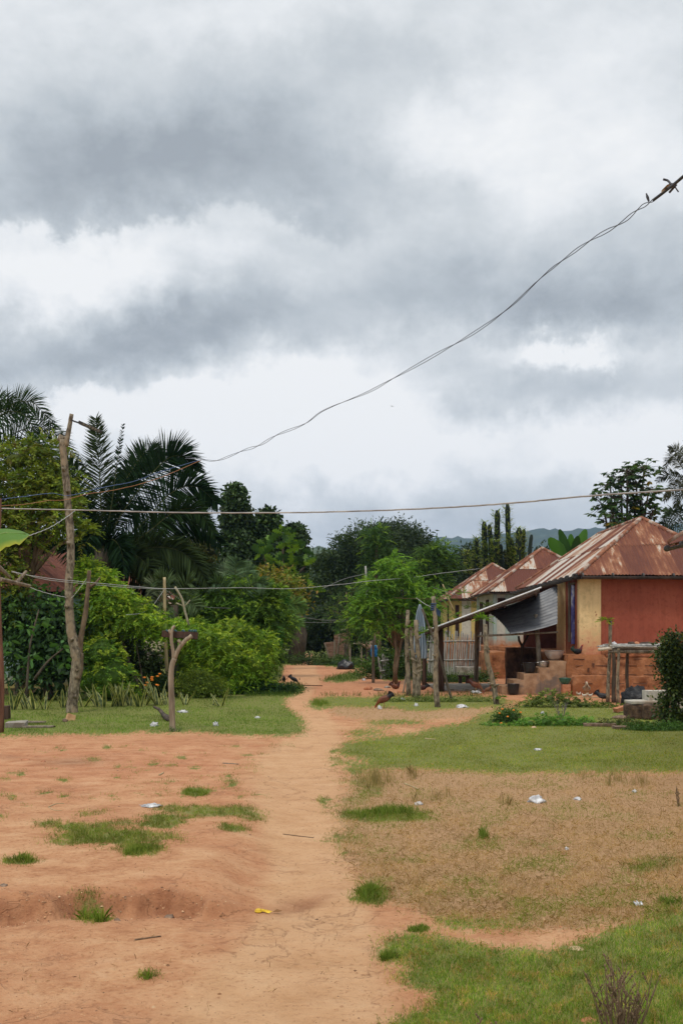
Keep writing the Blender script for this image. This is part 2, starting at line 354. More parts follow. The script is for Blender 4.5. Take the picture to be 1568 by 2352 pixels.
def ground_mat():
    t = NT('red_soil'); a = t.n('ShaderNodeAttribute', attribute_name='Col'); sp = t.n('ShaderNodeSeparateColor'); t.l(a.outputs['Color'], sp.inputs[0])
    gr, st, pa = sp.outputs[0], sp.outputs[1], sp.outputs[2]
    big = t.noise(.55, 6, .6); mid = t.noise(2.6, 10, .68, sc3=(1, 1.25, 1)); fine = t.noise(26, 8, .7); spk = t.noise(95, 3, .6)
    gr = t.math('ADD', t.math('MULTIPLY', t.math('ADD', gr, t.math('MULTIPLY', t.math('SUBTRACT', t.math('ADD', t.math('MULTIPLY', fine, .6), t.math('MULTIPLY', mid, .4)), .5), 2.4)), 2.2), -.6, clamp=True); st = t.math('ADD', t.math('MULTIPLY', t.math('ADD', st, t.math('MULTIPLY', t.math('SUBTRACT', fine, .5), 2.2)), 2.0), -.5, clamp=True)
    dirt = t.ramp(t.math('ADD', t.math('MULTIPLY', mid, .7), t.math('MULTIPLY', fine, .3)), [(.34, (.31, .135, .06)), (.44, (.44, .215, .105)), (.54, (.525, .29, .15)), (.66, (.58, .35, .20))])
    dirt = t.mix(t.math('MULTIPLY', t.ramp(big, [(.42, 0.), (.60, 1.)]), .65), dirt, (.42, .185, .09))
    path = t.ramp(mid, [(.3, (.47, .265, .13)), (.55, (.54, .325, .175)), (.8, (.58, .375, .215))])
    c = t.mix(t.math('MULTIPLY', pa, .85), dirt, path)
    clay = t.n('ShaderNodeAttribute', attribute_name='Clay'); c = t.mix(t.math('MULTIPLY', clay.outputs['Fac'], .7), c, t.ramp(mid, [(.3, (.36, .13, .06)), (.5, (.47, .205, .105)), (.7, (.54, .27, .15))]))
    c = t.mix(t.ramp(fine, [(.30, .75), (.45, 0.)]), c, (.27, .12, .055))
    bankf = t.n('ShaderNodeAttribute', attribute_name='Bank'); c = t.mix(t.math('MULTIPLY', t.math('MULTIPLY', bankf.outputs['Fac'], t.ramp(fine, [(.35, .5), (.55, 1.)])), 1.0, clamp=True), c, t.ramp(mid, [(.35, (.20, .075, .035)), (.65, (.36, .16, .08))]))
    rg = t.noise(1.7, 6, .6, dist=.6); crk = t.math('ABSOLUTE', t.math('SUBTRACT', rg, .5)); crf = t.math('MULTIPLY', t.ramp(crk, [(0., 1.), (.013, 0.)]), t.math('MULTIPLY', t.ramp(big, [(.45, 0.), (.55, 1.)]), .45)); c = t.mix(crf, c, (.25, .11, .055))
    c = t.mix(t.ramp(spk, [(.70, 0.), (.76, .6)]), c, (.14, .07, .04))
    c = t.mix(t.ramp(spk, [(.24, .35), (.30, 0.)]), c, (.62, .42, .27))
    c = t.mix(t.math('MULTIPLY', st, .85), c, t.ramp(fine, [(.3, (.30, .18, .09)), (.7, (.45, .29, .155))]))
    c = t.mix(t.math('MULTIPLY', gr, .9), c, t.ramp(fine, [(.3, (.10, .135, .028)), (.7, (.18, .22, .05))]))
    t.col(c); t.rough(.95)
    h = t.math('ADD', t.math('MULTIPLY', t.math('SUBTRACT', mid, t.math('MULTIPLY', crf, .25)), 1.8), t.math('ADD', t.math('MULTIPLY', fine, .55), t.math('MULTIPLY', spk, .12)))
    t.bump(h, 1.0, .03); return t.m
gc = np.stack([np.maximum(g_, np.clip(t_*1.1-.15, 0, .85)), s_, pm], -1).reshape(-1, 3)
ground = np_obj('ground', np.stack([XX, YY, ZZ], -1).reshape(-1, 3), 4, ground_mat(), idx=idx, colr=gc, smooth=True)
bk = np.exp(-(((YY-7.03-((fbm(XX*1.2, YY*0+2, 5, 4)-.5)*.7))/.13)**2))*sst(-XX, .5, 1.0)*(2.6*fbm(XX*4, YY*6, 44, 4)-.55)+.8*np.exp(-(((XX+.28)/.22)**2+((YY-7.45-(XX+.2)*.8)/.22)**2))
red_ = np.maximum(sst(YY, 21, 26)*(1-.65*pm)*(YY < 80), .75*np.exp(-((PY-1760)/60)**2)*sst(-PX, -600, -450)); rd = ground.data.attributes.new('Clay', 'FLOAT', 'POINT'); rd.data.foreach_set('value', np.clip(red_, 0, 1).reshape(-1).astype(np.float32))
ba = ground.data.attributes.new('Bank', 'FLOAT', 'POINT'); ba.data.foreach_set('value', np.clip(bk, 0, 1).reshape(-1).astype(np.float32))
tag(ground, 'red earth ground with a worn footpath and grassy patches', 'ground', kind='structure')
# ---------------------------------------------------------------- grass
def blades(name, label, px, py, h, wd, lean, colr, mat, cat='grass', width_min=.6):
    """one triangle-pair blade per sample; px,py rows of the photo plane projected to the ground"""
    n = len(px); Y = CH*F/(py-HY); X = (px-CX)/F*Y; Z = gz(X, Y)
    a = RNG.uniform(0, 2*math.pi, n); b = RNG.uniform(0, 2*math.pi, n)
    ln = np.abs(RNG.normal(0, 1, n))*lean
    dx, dy = np.cos(b)*ln, np.sin(b)*ln; up = h/np.sqrt(1+ln**2)
    wd = np.maximum(wd, width_min*Y/F)
    base = np.stack([X, Y, Z-.004], -1); side = np.stack([np.cos(a)*wd/2, np.sin(a)*wd/2, np.zeros(n)], -1)
    mid = base+np.stack([dx*up*.45, dy*up*.45, up*.62], -1); tip = base+np.stack([dx*up, dy*up, up*.95], -1)
    V = np.stack([base-side, base+side, mid+side*.7, tip, mid-side*.7], 1).reshape(-1, 3)
    return tag(np_obj(name, V, 5, mat, colr=np.repeat(colr, 5, 0)), label, cat, kind='stuff')
def mixc(cols, n, var=.18):
    cols = np.array(cols); k = RNG.integers(0, len(cols), n); f = RNG.uniform(0, 1, (n, 1)); k2 = RNG.integers(0, len(cols), n)
    return (cols[k]*f+cols[k2]*(1-f))*RNG.uniform(1-var, 1+var, (n, 1))
GC = [(.15, .28, .03), (.22, .32, .04), (.10, .21, .026), (.33, .32, .08)]; DC = [(.11, .19, .03), (.18, .27, .04), (.25, .29, .07)]
SC_ = [(.56, .38, .21), (.50, .33, .17), (.40, .25, .125), (.62, .46, .28), (.44, .32, .15)]
def jm(px, py, j=1.0):
    sc_ = np.clip((py-HY)/400, .08, 1)*j; return masks(px+RNG.normal(0, 20, px.shape)*sc_, py+RNG.normal(0, 8, px.shape)*sc_)
def samp(n, y0, y1, x0=-160, x1=1728):
    return RNG.uniform(x0, x1, n), RNG.uniform(y0, y1, n)
def jfy(py): return py+0
# near lawn (bottom right)
px, py = samp(400000, 2085, 2700, 840, 2700); g, s, t = jm(px, py); k = (g > .5) & (RNG.uniform(0, 1, len(px)) < .25+1.5*fbm(px/38, py/17, 88, 4)**1.5); px, py = px[k], py[k]
cl = fbm(px/60, py/30, 77, 3)
c = mixc(GC+[(.42,.33,.16),(.10,.17,.03)], len(px)); c = c*(0.5+1.1*cl[:, None])*1.1; yl = fbm(px/25, py/14, 91, 2)[:, None] > .60; c = np.where(yl, c*np.array([1.35, 1.0, 1.1]), c)
blades('near_grass', 'cropped green lawn in the bottom right corner beside the footpath', px, py, RNG.uniform(.012, .045, len(px)), .0035, .9, c, BLADE)
# mid lawns
px, py = samp(620000, 1575, 1790, -500, 2450); g, s, t = jm(px, py); k = (g > .5) & ((py > 1600) | (px > 560)) & (RNG.uniform(0, 1, len(px)) < .2+1.6*fbm(px/45, py/9, 89, 4)**1.5); px, py = px[k], py[k]
cl = fbm(px/70, py/14, 57, 3); c = mixc(GC+[(.10,.17,.03)], len(px)); c = c*(0.5+1.15*cl[:, None])
left = px < 720
hh = RNG.uniform(.02, .055, len(px)); blades('left_lawn_grass', 'short green lawn on the left beneath the tall pole', px[left], py[left], hh[left], .004, .8, c[left]*np.array([.72, .86, .7]), BLADE)
r_ = ~left; blades('right_lawn_grass', 'olive green lawn band in front of the red house yard', px[r_], py[r_], hh[r_]*.8, .004, .9, c[r_]*np.array([1.32, 1.08, 1.0]), BLADE)
px, py = samp(60000, 1496, 1600, 560, 1200); g, s, t = jm(px, py); k = (g > .5); px, py = px[k], py[k]
blades('far_verge_grass', 'rough green verge grass around the far end of the footpath', px, py, RNG.uniform(.05, .22, len(px)), .01, .6, mixc([(.06, .12, .025), (.11, .17, .035)], len(px)), BLADE)
# straw
px, py = samp(560000, 1600, 2160, 740, 2500); g, s, t = jm(px, py); k = (s > .5); px, py = px[k], py[k]
cl = fbm(px/50, py/18, 65, 3)
k = RNG.uniform(0, 1, len(px)) < .35+cl*.9; px, py, cl = px[k], py[k], cl[k]
c = mixc(SC_, len(px), .16)*(.5+.72*cl[:, None]); gm = RNG.uniform(0, 1, len(px)) < .9*sst(fbm(px/80, py/25, 15, 4), .45, .68)
c = np.where(gm[:, None], np.array([(.25, .27, .06)]), c)
lean = RNG.choice([1.5, 9.0], len(px), p=[.1, .9])
blades('dry_grass', 'mown dry straw coloured grass covering the right middle ground', px, py, RNG.uniform(.02, .075, len(px)), .0035, lean, c, STRAW, 'dry grass')
# tufts
px, py = samp(900000, 1620, 2280, -160, 1700); g, s, t = jm(px, py, .45); k = (t > .1) & (RNG.uniform(0, 1, len(px)) < t*1.2*sst(fbm(px/9, py/4, 71, 3), .24, .52)) & (g < .5); px, py, t = px[k], py[k], t[k]
ny = (py-1700)/300
hh = RNG.uniform(.012, .048, len(px))*(.6+.8*t)
blades('grass_tufts', 'scattered green grass tufts creeping over the bare red soil', px, py, hh, .0035, .9, mixc([(.20,.30,.045),(.28,.32,.07),(.14,.23,.035),(.40,.32,.13)], len(px))*np.where(fbm(px/30, py/20, 5, 2) > .5, .7, 1.0)[:, None], BLADE)
# taller clumps
def clump(px, py, rx, ry, n, h0, h1, lean, cols, name, label, wd=.004, mat=BLADE):
    r = np.sqrt(RNG.uniform(0, 1, n)); a = RNG.uniform(0, 2*math.pi, n)
    x = px+np.cos(a)*r*rx; y = py+np.sin(a)*r*ry
    return blades(name, label, x, y, RNG.uniform(h0, h1, n)*(1.1-.6*r), wd, lean, mixc(cols, n), mat)
def multi(lst, name, label, cat='grass', mat=BLADE):
    X_, Y_, H_, C_, L_ = [], [], [], [], []
    for (px, py, rx, ry, n, h0, h1, lean, cols) in lst:
        r = np.abs(RNG.normal(0, .5, n)); nc_ = max(3, n//60); ca = RNG.uniform(0, 6.28, nc_); cr_ = RNG.uniform(0, .9, nc_); kk = RNG.integers(0, nc_, n); a = RNG.uniform(0, 2*math.pi, n)
        X_.append(px+(np.cos(ca)*cr_)[kk]*rx+np.cos(a)*r*rx*.62); Y_.append(py+(np.sin(ca)*cr_)[kk]*ry+np.sin(a)*r*ry*.62); H_.append(RNG.uniform(h0, h1, n)*(1.1-.6*r)); C_.append(mixc(cols, n)); L_.append(np.full(n, lean))
    blades(name, label, np.concatenate(X_), np.concatenate(Y_), np.concatenate(H_), .004, np.concatenate(L_), np.concatenate(C_), mat, cat)
DRYG = [(.33, .25, .12), (.22, .2, .08), (.42, .32, .17)]
multi([(865,1800,42,22,420,.10,.30,.35,DRYG+[(.18,.2,.06)]),(880,1870,90,14,1600,.05,.13,.5,DC),(850,2062,36,16,900,.06,.14,.7,DC),(1110,1925,22,8,300,.05,.16,.5,DC),
       (960,2140,30,8,500,.03,.06,.8,DC),(320,1992,36,12,700,.04,.09,.8,DC),(45,2015,34,7,260,.05,.12,.9,DC),(210,2108,40,10,260,.05,.14,.8,GC),(340,2250,12,5,60,.03,.07,.8,GC),
       (1380,1795,60,15,150,.08,.25,.3,DRYG),(1480,1790,60,20,120,.08,.22,.3,DRYG),(1170,1850,30,10,80,.08,.2,.3,DRYG),(950,1790,60,20,160,.08,.2,.3,DRYG),(1000,1840,60,20,120,.08,.2,.3,DRYG),
       (455,1832,36,7,500,.03,.08,.7,DC),(890,2205,26,6,500,.03,.07,.8,DC),(735,1615,22,7,700,.06,.14,.6,DC),(1540,2080,40,12,300,.04,.09,.8,DC)],
      'tall_grass_clumps', 'taller wispy grass clumps standing along the edge of the footpath')
# dead leaves, straws and twiglets lying on the soil
px, py = samp(26000, 1560, 2360, -160, 1500); g, s, t = masks(px, py); k = (g < .5) & (RNG.uniform(0, 1, len(px)) < .10+.6*sst(fbm(px/70, py/25, 13, 3), .5, .66)); px, py = px[k], py[k]; n = len(px)
blades('leaf_litter', 'dry straws, leaf scraps and twiglets lying on the bare soil', px, py, RNG.uniform(.01, .05, n), RNG.uniform(.002, .005, n), 14.0, mixc([(.10, .05, .03), (.22, .12, .06), (.5, .38, .2), (.16, .1, .05), (.3, .2, .1)], n), STRAW, 'leaf litter', .5)
# soil crumbs and chips
n = 9000; px = RNG.uniform(-150, 1000, n); py = HY+CH*F/RNG.uniform(5, 24, n)
g, s, t = masks(px, py); k = (g < .5); px, py = px[k], py[k]; n = len(px); Y = CH*F/(py-HY); X = (px-CX)/F*Y
S = RNG.uniform(.002, .007, n)*(1+(RNG.uniform(0, 1, n) > .985)*1.8)
n2 = 500; X2 = RNG.uniform(-2.6, -.75, n2); Y2 = 7.03+(fbm(X2*1.2, X2*0+0+7.05*0+2, 5, 4)-.5)*.7+RNG.normal(0, .09, n2); S2 = RNG.uniform(.003, .008, n2)*(1+(RNG.uniform(0, 1, n2) > .9)*1.2)
X = np.concatenate([X, X2]); Y = np.concatenate([Y, Y2]); S = np.concatenate([S, S2]); n = len(X); Z = gz(X, Y); oct_ = np.array([(1,0,0),(0,1,0),(-1,0,0),(0,-1,0),(0,0,.6)])
V = np.stack([X, Y, Z], -1)[:, None]+oct_[None]*S[:, None, None]*RNG.uniform(.5, 1.3, (n, 5, 1))
ix = (np.arange(n)[:, None]*5+np.array([0,1,4, 1,2,4, 2,3,4, 3,0,4])[None]).reshape(-1)
c = mixc([(.24, .12, .06), (.45, .24, .12), (.55, .36, .21), (.12, .07, .045)], n)
tag(np_obj('soil_crumbs', V.reshape(-1, 3), 3, vcol('crumb', .95, .1), idx=ix, colr=np.repeat(c, 5, 0)), 'loose crumbs of soil and chips strewn over the bare yard', 'gravel', kind='stuff')
# ================================================================== hills
def hill(name, label, Y0, pts, depth, seed, c1, c2, x0, x1, bump=9):
    xs = np.linspace(x0, x1, 260); top = np.interp(xs, [p[0] for p in pts], [p[1] for p in pts])
    vs = []; rows = 26
    for j in range(rows):
        f = j/(rows-1)
        Yr = Y0-depth*(1-f); X = (xs-CX)/F*Y0*(1-.1*(1-f)); Zt = CH+(HY-top)/F*Y0
        z = Zt*(f**.75)+(fbm(X/Y0*40+seed, Yr/300+seed, seed, 4)-.5)*Zt*.5*np.sin(f*math.pi)+(vnoise(xs/3.0, Yr/30+xs*0, seed+5)-.4)*bump*f
        vs.append(np.stack([X, np.full_like(X, Yr), z-2*(f == 0)], -1))
    for k in range(1, 4): vs.append(vs[rows-1]+np.array([0, depth*.3*k, 0])-np.array([0, 0, 1])*k*40)
    V = np.array(vs); r, c_ = V.shape[:2]; ii = np.arange(r*c_).reshape(r, c_)
    ix = np.stack([ii[:-1, :-1], ii[:-1, 1:], ii[1:, 1:], ii[1:, :-1]], -1).reshape(-1)
    o = np_obj(name, V.reshape(-1, 3), 4, M(name+'_forest', c1, c2, .012, .95, .6, 6, 8), idx=ix, smooth=True)
    return tag(o, label, 'hill', kind='structure')
hill('hills', 'long blue forested ridge on the horizon behind the tin roofs', 2000, [(-800,1290),(300,1300),(650,1275),(790,1262),(900,1250),(960,1243),(1010,1236),(1100,1234),(1180,1226),(1230,1217),(1290,1219),(1370,1214),(1500,1208),(1800,1195),(2600,1240)], 800, 4, (.03, .05, .035), (.06, .085, .05), -800, 2600, 10)
hill('near_hill', 'lower green hill seen through the gap between the ivy trunks and mango trees', 1150, [(-600,1380),(400,1320),(600,1275),(690,1262),(740,1259),(800,1272),(900,1310),(1000,1330),(1300,1330),(2400,1380)], 500, 9, (.05, .075, .03), (.09, .12, .045), -600, 2400, 7)
# ================================================================== foliage machinery
def sn3(d, seed, f=2.0):
    r = np.random.default_rng(seed); v = np.zeros(len(d))
    for k in range(5):
        w_ = r.normal(0, 1, 3)*f*(1+k*.7); v += np.sin(d@w_+r.uniform(0, 6.28))/(1+k*.6)
    return v/2.2
def leafset(C, D_, S, asp, cols, fold=.25, rs=None):
    """diamond leaves: C centres, D_ unit directions, S lengths, cols"""
    rs = rs or RNG; n = len(C)
    r = rs.normal(0, 1, (n, 3)); s = np.cross(D_, r); s /= np.linalg.norm(s, axis=1, keepdims=True)+1e-9
    nn = np.cross(D_, s)
    S = S[:, None]; b = C; tip = C+D_*S; m = C+D_*S*.45-nn*S*asp*fold
    V = np.stack([b, m+s*S*asp*.5+nn*S*asp*fold*2, tip, m-s*S*asp*.5+nn*S*asp*fold*2], 1).reshape(-1, 3)
    return V, np.repeat(cols, 4, 0)
def ico(sub=2):
    import bmesh
    bm = bmesh.new(); bmesh.ops.create_icosphere(bm, subdivisions=sub, radius=1)
    v = np.array([tuple(x.co) for x in bm.verts]); f = np.array([[a.index for a in p.verts] for p in bm.faces]); bm.free(); return v, f
IV, IF = ico(3)
def foliage(name, blobs, n, leaf, cols, mat=LEAF, parent=None, loc=None, asp=.45, seed=1, lump=.22, droop=.35, spread=1.0, core=.72, corec=None, per=14, shell=.16, var=.3, tips=None, spray=0):
    rs = np.random.default_rng(seed); blobs = np.array(blobs, float)
    area = (blobs[:, 3]*blobs[:, 4]+blobs[:, 4]*blobs[:, 5]+blobs[:, 3]*blobs[:, 5]); pr = area/area.sum()
    ns = max(n//per, 4); bi = rs.choice(len(blobs), ns, p=pr)
    d = rs.normal(0, 1, (ns, 3)); d /= np.linalg.norm(d, axis=1, keepdims=True)
    flip = (d[:, 2] < -.3) & (rs.uniform(0, 1, ns) < .6); d[flip, 2] *= -1
    nz = 1+lump*sn3(d*1.0+bi[:, None]*3.1, seed, 2.2)
    rad = nz*(1-np.abs(rs.normal(0, shell, ns)))
    c = blobs[bi, :3]+d*blobs[bi, 3:]*rad[:, None]
    sb = rs.uniform(1-var, 1+var, ns)*(1+.25*np.sin(c[:, 0]*1.7+seed)*np.sin(c[:, 2]*2.1+seed))
    hue = rs.uniform(0, 1, ns)
    C = np.repeat(c, per, 0); D1 = np.repeat(d, per, 0); m = len(C)
    ck = leaf*spread*1.5
    C = C+rs.normal(0, ck, (m, 3))*np.array([1, 1, .8])
    D1 = D1*.7+rs.normal(0, .65, (m, 3)); D1[:, 2] -= droop; D1 /= np.linalg.norm(D1, axis=1, keepdims=True)+1e-9
    S = leaf*rs.uniform(.6, 1.35, m)
    if spray:   # compound leaves: leaflets in two rows along a drooping rachis
        sd_ = d*np.array([1, 1, .45])+rs.normal(0, .45, (ns, 3)); sd_[:, 2] += .1; sd_ /= np.linalg.norm(sd_, axis=1, keepdims=True)
        sv = np.cross(sd_, np.array([0, 0, 1.])+rs.normal(0, .45, (ns, 3))); sv /= np.linalg.norm(sv, axis=1, keepdims=True)+1e-9
        u_ = np.tile(np.linspace(.08, 1, per), ns)[:, None]; sg = np.tile(np.where(np.arange(per) % 2, 1., -1.), ns)[:, None]; Ls = np.repeat(leaf*spray*rs.uniform(.6, 1.2, ns), per)[:, None]
        A_ = np.repeat(sd_, per, 0); B_ = np.repeat(sv, per, 0)*sg
        C = np.repeat(c, per, 0)+A_*Ls*u_; C[:, 2] -= (Ls*u_*u_*.38)[:, 0]
        D1 = B_*(1-.6*u_)+A_*(.45+.5*u_)+rs.normal(0, .16, (m, 3)); D1[:, 2] -= .15+.3*u_[:, 0]; D1 /= np.linalg.norm(D1, axis=1, keepdims=True)
        S = leaf*rs.uniform(.75, 1.2, m)*(1.1-.45*u_[:, 0])
    cols = np.array(cols); h = np.repeat(hue, per)*(len(cols)-1)+rs.normal(0, .25, m); h = np.clip(h, 0, len(cols)-1.001); k = h.astype(int); f = (h-k)[:, None]
    cc = (cols[k]*(1-f)+cols[np.minimum(k+1, len(cols)-1)]*f)*np.repeat(sb, per)[:, None]*rs.uniform(.8, 1.2, (m, 1))
    if tips is not None:   # fresh growth, plus top-light highlights painted into upward-facing outer sprigs
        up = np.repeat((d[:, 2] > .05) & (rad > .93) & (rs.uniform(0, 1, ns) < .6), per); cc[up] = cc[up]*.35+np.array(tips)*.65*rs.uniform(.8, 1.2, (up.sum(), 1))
    V, K = leafset(C, D1, S, asp, cc, rs=rs); idx = np.arange(len(V))
    o = np_obj(name, V, 4, mat, parent, loc, K)
    if core:
        me = o.data
        base = np.array(corec if corec is not None else cols.mean(0)*.8)
        VV = []; FF = []; off = 0
        for i, b in enumerate(blobs):
            q = IV*(1+lump*sn3(IV+i*3.1, seed, 2.2))[:, None]*(core+.05*sn3(IV*1.0, seed+i, 7))[:, None]
            VV.append(q*b[3:]+b[:3]); FF.append(IF+off); off += len(IV)
        VV = np.concatenate(VV); FF = np.concatenate(FF)
        # join core triangles into the same mesh
        import bmesh
        allV = np.concatenate([V, VV]); allC = np.concatenate([K, np.repeat(base[None], len(VV), 0)*rs.uniform(.6, 1.2, (len(VV), 1))])
        lv = np.array(loc if loc is not None else (parent_world(parent) if parent else (0, 0, 0)), float)
        m2 = bpy.data.meshes.new(name); m2.vertices.add(len(allV)); m2.vertices.foreach_set('co', (allV-lv).astype(np.float32).ravel())
        li = np.concatenate([idx, (FF+len(V)).ravel()]); m2.loops.add(len(li)); m2.loops.foreach_set('vertex_index', li.astype(np.int32))
        nq = len(V)//4; nt3 = len(FF); m2.polygons.add(nq+nt3)
        m2.polygons.foreach_set('loop_start', np.concatenate([np.arange(nq)*4, nq*4+np.arange(nt3)*3]).astype(np.int32))
        m2.polygons.foreach_set('loop_total', np.concatenate([np.full(nq, 4), np.full(nt3, 3)]).astype(np.int32)); m2.update(calc_edges=True)
        ca = m2.color_attributes.new('Col', 'FLOAT_COLOR', 'POINT'); ca.data.foreach_set('color', np.concatenate([allC, np.ones((len(allC), 1))], 1).astype(np.float32).ravel())
        m2.materials.append(mat); o.data = m2; bpy.data.meshes.remove(me)
    return o
def limbs(mb, base, top, r0, n, ends, r1=.4):
    mid = [base.lerp(top, f)+Vector((random.uniform(-1, 1), random.uniform(-1, 1), 0))*r0*1.2*math.sin(f*3.1) for f in (0, .25, .5, .75, 1)]
    mb.tube(mid, [r0*1.25, r0, r0*.9, r0*.78, r0*.6], 9, .08)
    for e in ends:
        f = random.uniform(.55, .98); s = base.lerp(top, f); e = Vector(e); m = s.lerp(e, .5)+Vector((0, 0, (e-s).length*.12))
        mb.tube([s, m, e], [r0*.5, r0*.32, r0*.12], 6, .1)
def tree(name, label, base, blobs, n, leaf, cols, trunk_r=.15, bark=BARK_D, group=None, cat='tree', trunks=None, **k):
    t = empty(name, base, label, cat, group)
    foliage('crown', blobs, n, leaf, cols, parent=t, **k)
    mb = MB(); b = np.array(blobs); cen = Vector(b[:, :3].mean(0)); 
    for (bs, tp) in (trunks or [(Vector(base)-Vector((0, 0, .1)), cen)]):
        limbs(mb, Vector(bs), Vector(tp), trunk_r, 5, [q[:3] for q in blobs[:14]])
    mb.build('trunk', bark, t, smooth=True)
    return t
def blobpx(lst, Y):
    """(px, py, rx, ry[, dY, rY]) in photo units at distance Y -> world ellipsoids"""
    o = []
    for q in lst:
        y = Y+(q[4] if len(q) > 4 else 0); p = P(q[0], q[1], y); rx = q[2]/F*y; rz = q[3]/F*y
        o.append((p.x, p.y, p.z, rx, q[5] if len(q) > 5 else (rx+rz)/2, rz))
    return o
DG = [(.022, .042, .014), (.038, .066, .02), (.062, .095, .028)]
MG = [(.03, .065, .015), (.055, .11, .02), (.08, .14, .03)]
BG = [(.08, .17, .018), (.17, .31, .028), (.30, .44, .04)]
YG = [(.10, .15, .02), (.2, .24, .03), (.26, .22, .04)]
# ---------------------------------------------------------------- palms
def crv(pts, n):
    pts = [Vector(p) for p in pts]; out = []
    q = [pts[0]*2-pts[1]]+pts+[pts[-1]*2-pts[-2]]; m = len(pts)-1
    for i in range(n):
        t = i/(n-1)*m; k = min(int(t), m-1); f = t-k; a, b, c, d = q[k:k+4]
        out.append(.5*((2*b)+(c-a)*f+(2*a-5*b+4*c-d)*f*f+(3*b-a-3*c+d)*f**3))
    return out
def frond(parent, pts, Lm, n=60, cols=DG, plane=None, seed=0, sag=.5, wd=.03, rr_=.035, fuzz=.4, start=.12, mat=PALMLEAF, label=None):
    rs = np.random.default_rng(seed); c = crv(pts, n+1); V = []; K = []; idx = []
    plane = Vector(plane) if plane is not None else Vector((0, 1, 0)); cols = np.array(cols)
    base_c = cols[rs.integers(0, len(cols))]
    def addc(vs, fs, colr):
        o = len(V); V.extend(vs); K.extend([colr]*len(vs)); idx.extend([tuple(i+o for i in f) for f in fs])
    for i in range(n):   # rachis as a thin three-sided tube
        t = i/n; r = rr_*(1-t*.85); a = c[i]; b = c[i+1]; tg = (b-a).normalized(); s = tg.cross(plane).normalized(); u_ = s.cross(tg)
        ring = [a+s*r, a-s*r*.5+u_*r*.8, a-s*r*.5-u_*r*.8, b+s*r, b-s*r*.5+u_*r*.8, b-s*r*.5-u_*r*.8]
        addc([tuple(x) for x in ring], [(0,1,4,3),(1,2,5,4),(2,0,3,5)], (.07, .08, .03))
        if t < start: continue
        prof = min(1, (t-start)*6+.25)*(1-max(0, t-.55)*1.5) 
        for sg in (1, -1):
          for rep in range(2):
            ang = rs.normal(0, fuzz); sd_ = (s*math.cos(ang)+u_*math.sin(ang))*sg
            d = (sd_+tg*(.45+.5*t)+Vector((0, 0, -sag*.25))).normalized(); Ln = Lm*prof*rs.uniform(.8, 1.1)
            b0 = a.lerp(b, rs.uniform(0, 1)); m = b0+d*Ln*.5; d2 = (d+Vector((0, 0, -sag*rs.uniform(.15, .6)))).normalized(); e = m+d2*Ln*.5
            wv = d.cross(Vector(rs.normal(0, 1, 3))).normalized()*wd*.62
            cc = tuple(base_c*rs.uniform(.7, 1.35))
            addc([tuple(b0-wv*.6), tuple(b0+wv*.6), tuple(m+wv), tuple(m-wv), tuple(e)], [(0,1,2,3),(3,2,4)], cc)
    mb = MB(); mb.v = V; mb.f = idx; mb.c = K
    o = mb.build('frond', mat, parent)
    if label: o['label'] = label
    return o
def palm(name, label, base, crown, fronds, trunk_r, cat='palm', trunk_mat=BARK_D, **k):
    t = empty(name, base, label, cat)
    mb = MB(); n = 9; b = Vector(base)-Vector((0, 0, .2)); c = Vector(crown)
    pts = [b.lerp(c, i/n) for i in range(n+1)]
    mb.tube(pts, [trunk_r*(1.25-.25*i/n+.08*(i % 2)) for i in range(n+1)], 12, .12); mb.build('trunk', trunk_mat, t, smooth=True)
    for i, f in enumerate(fronds):
        kk = dict(k); 
        if len(f) > 1: kk.update(f[1])
        frond(t, [c]+[Vector(p) for p in f[0]], seed=i*13+len(name), **kk)
    return t
Yp = 34.5; C0 = P(236, 1262, Yp)
def q(*a): return [P(x, y, Yp+(dz if True else 0)) for x, y, dz in a]
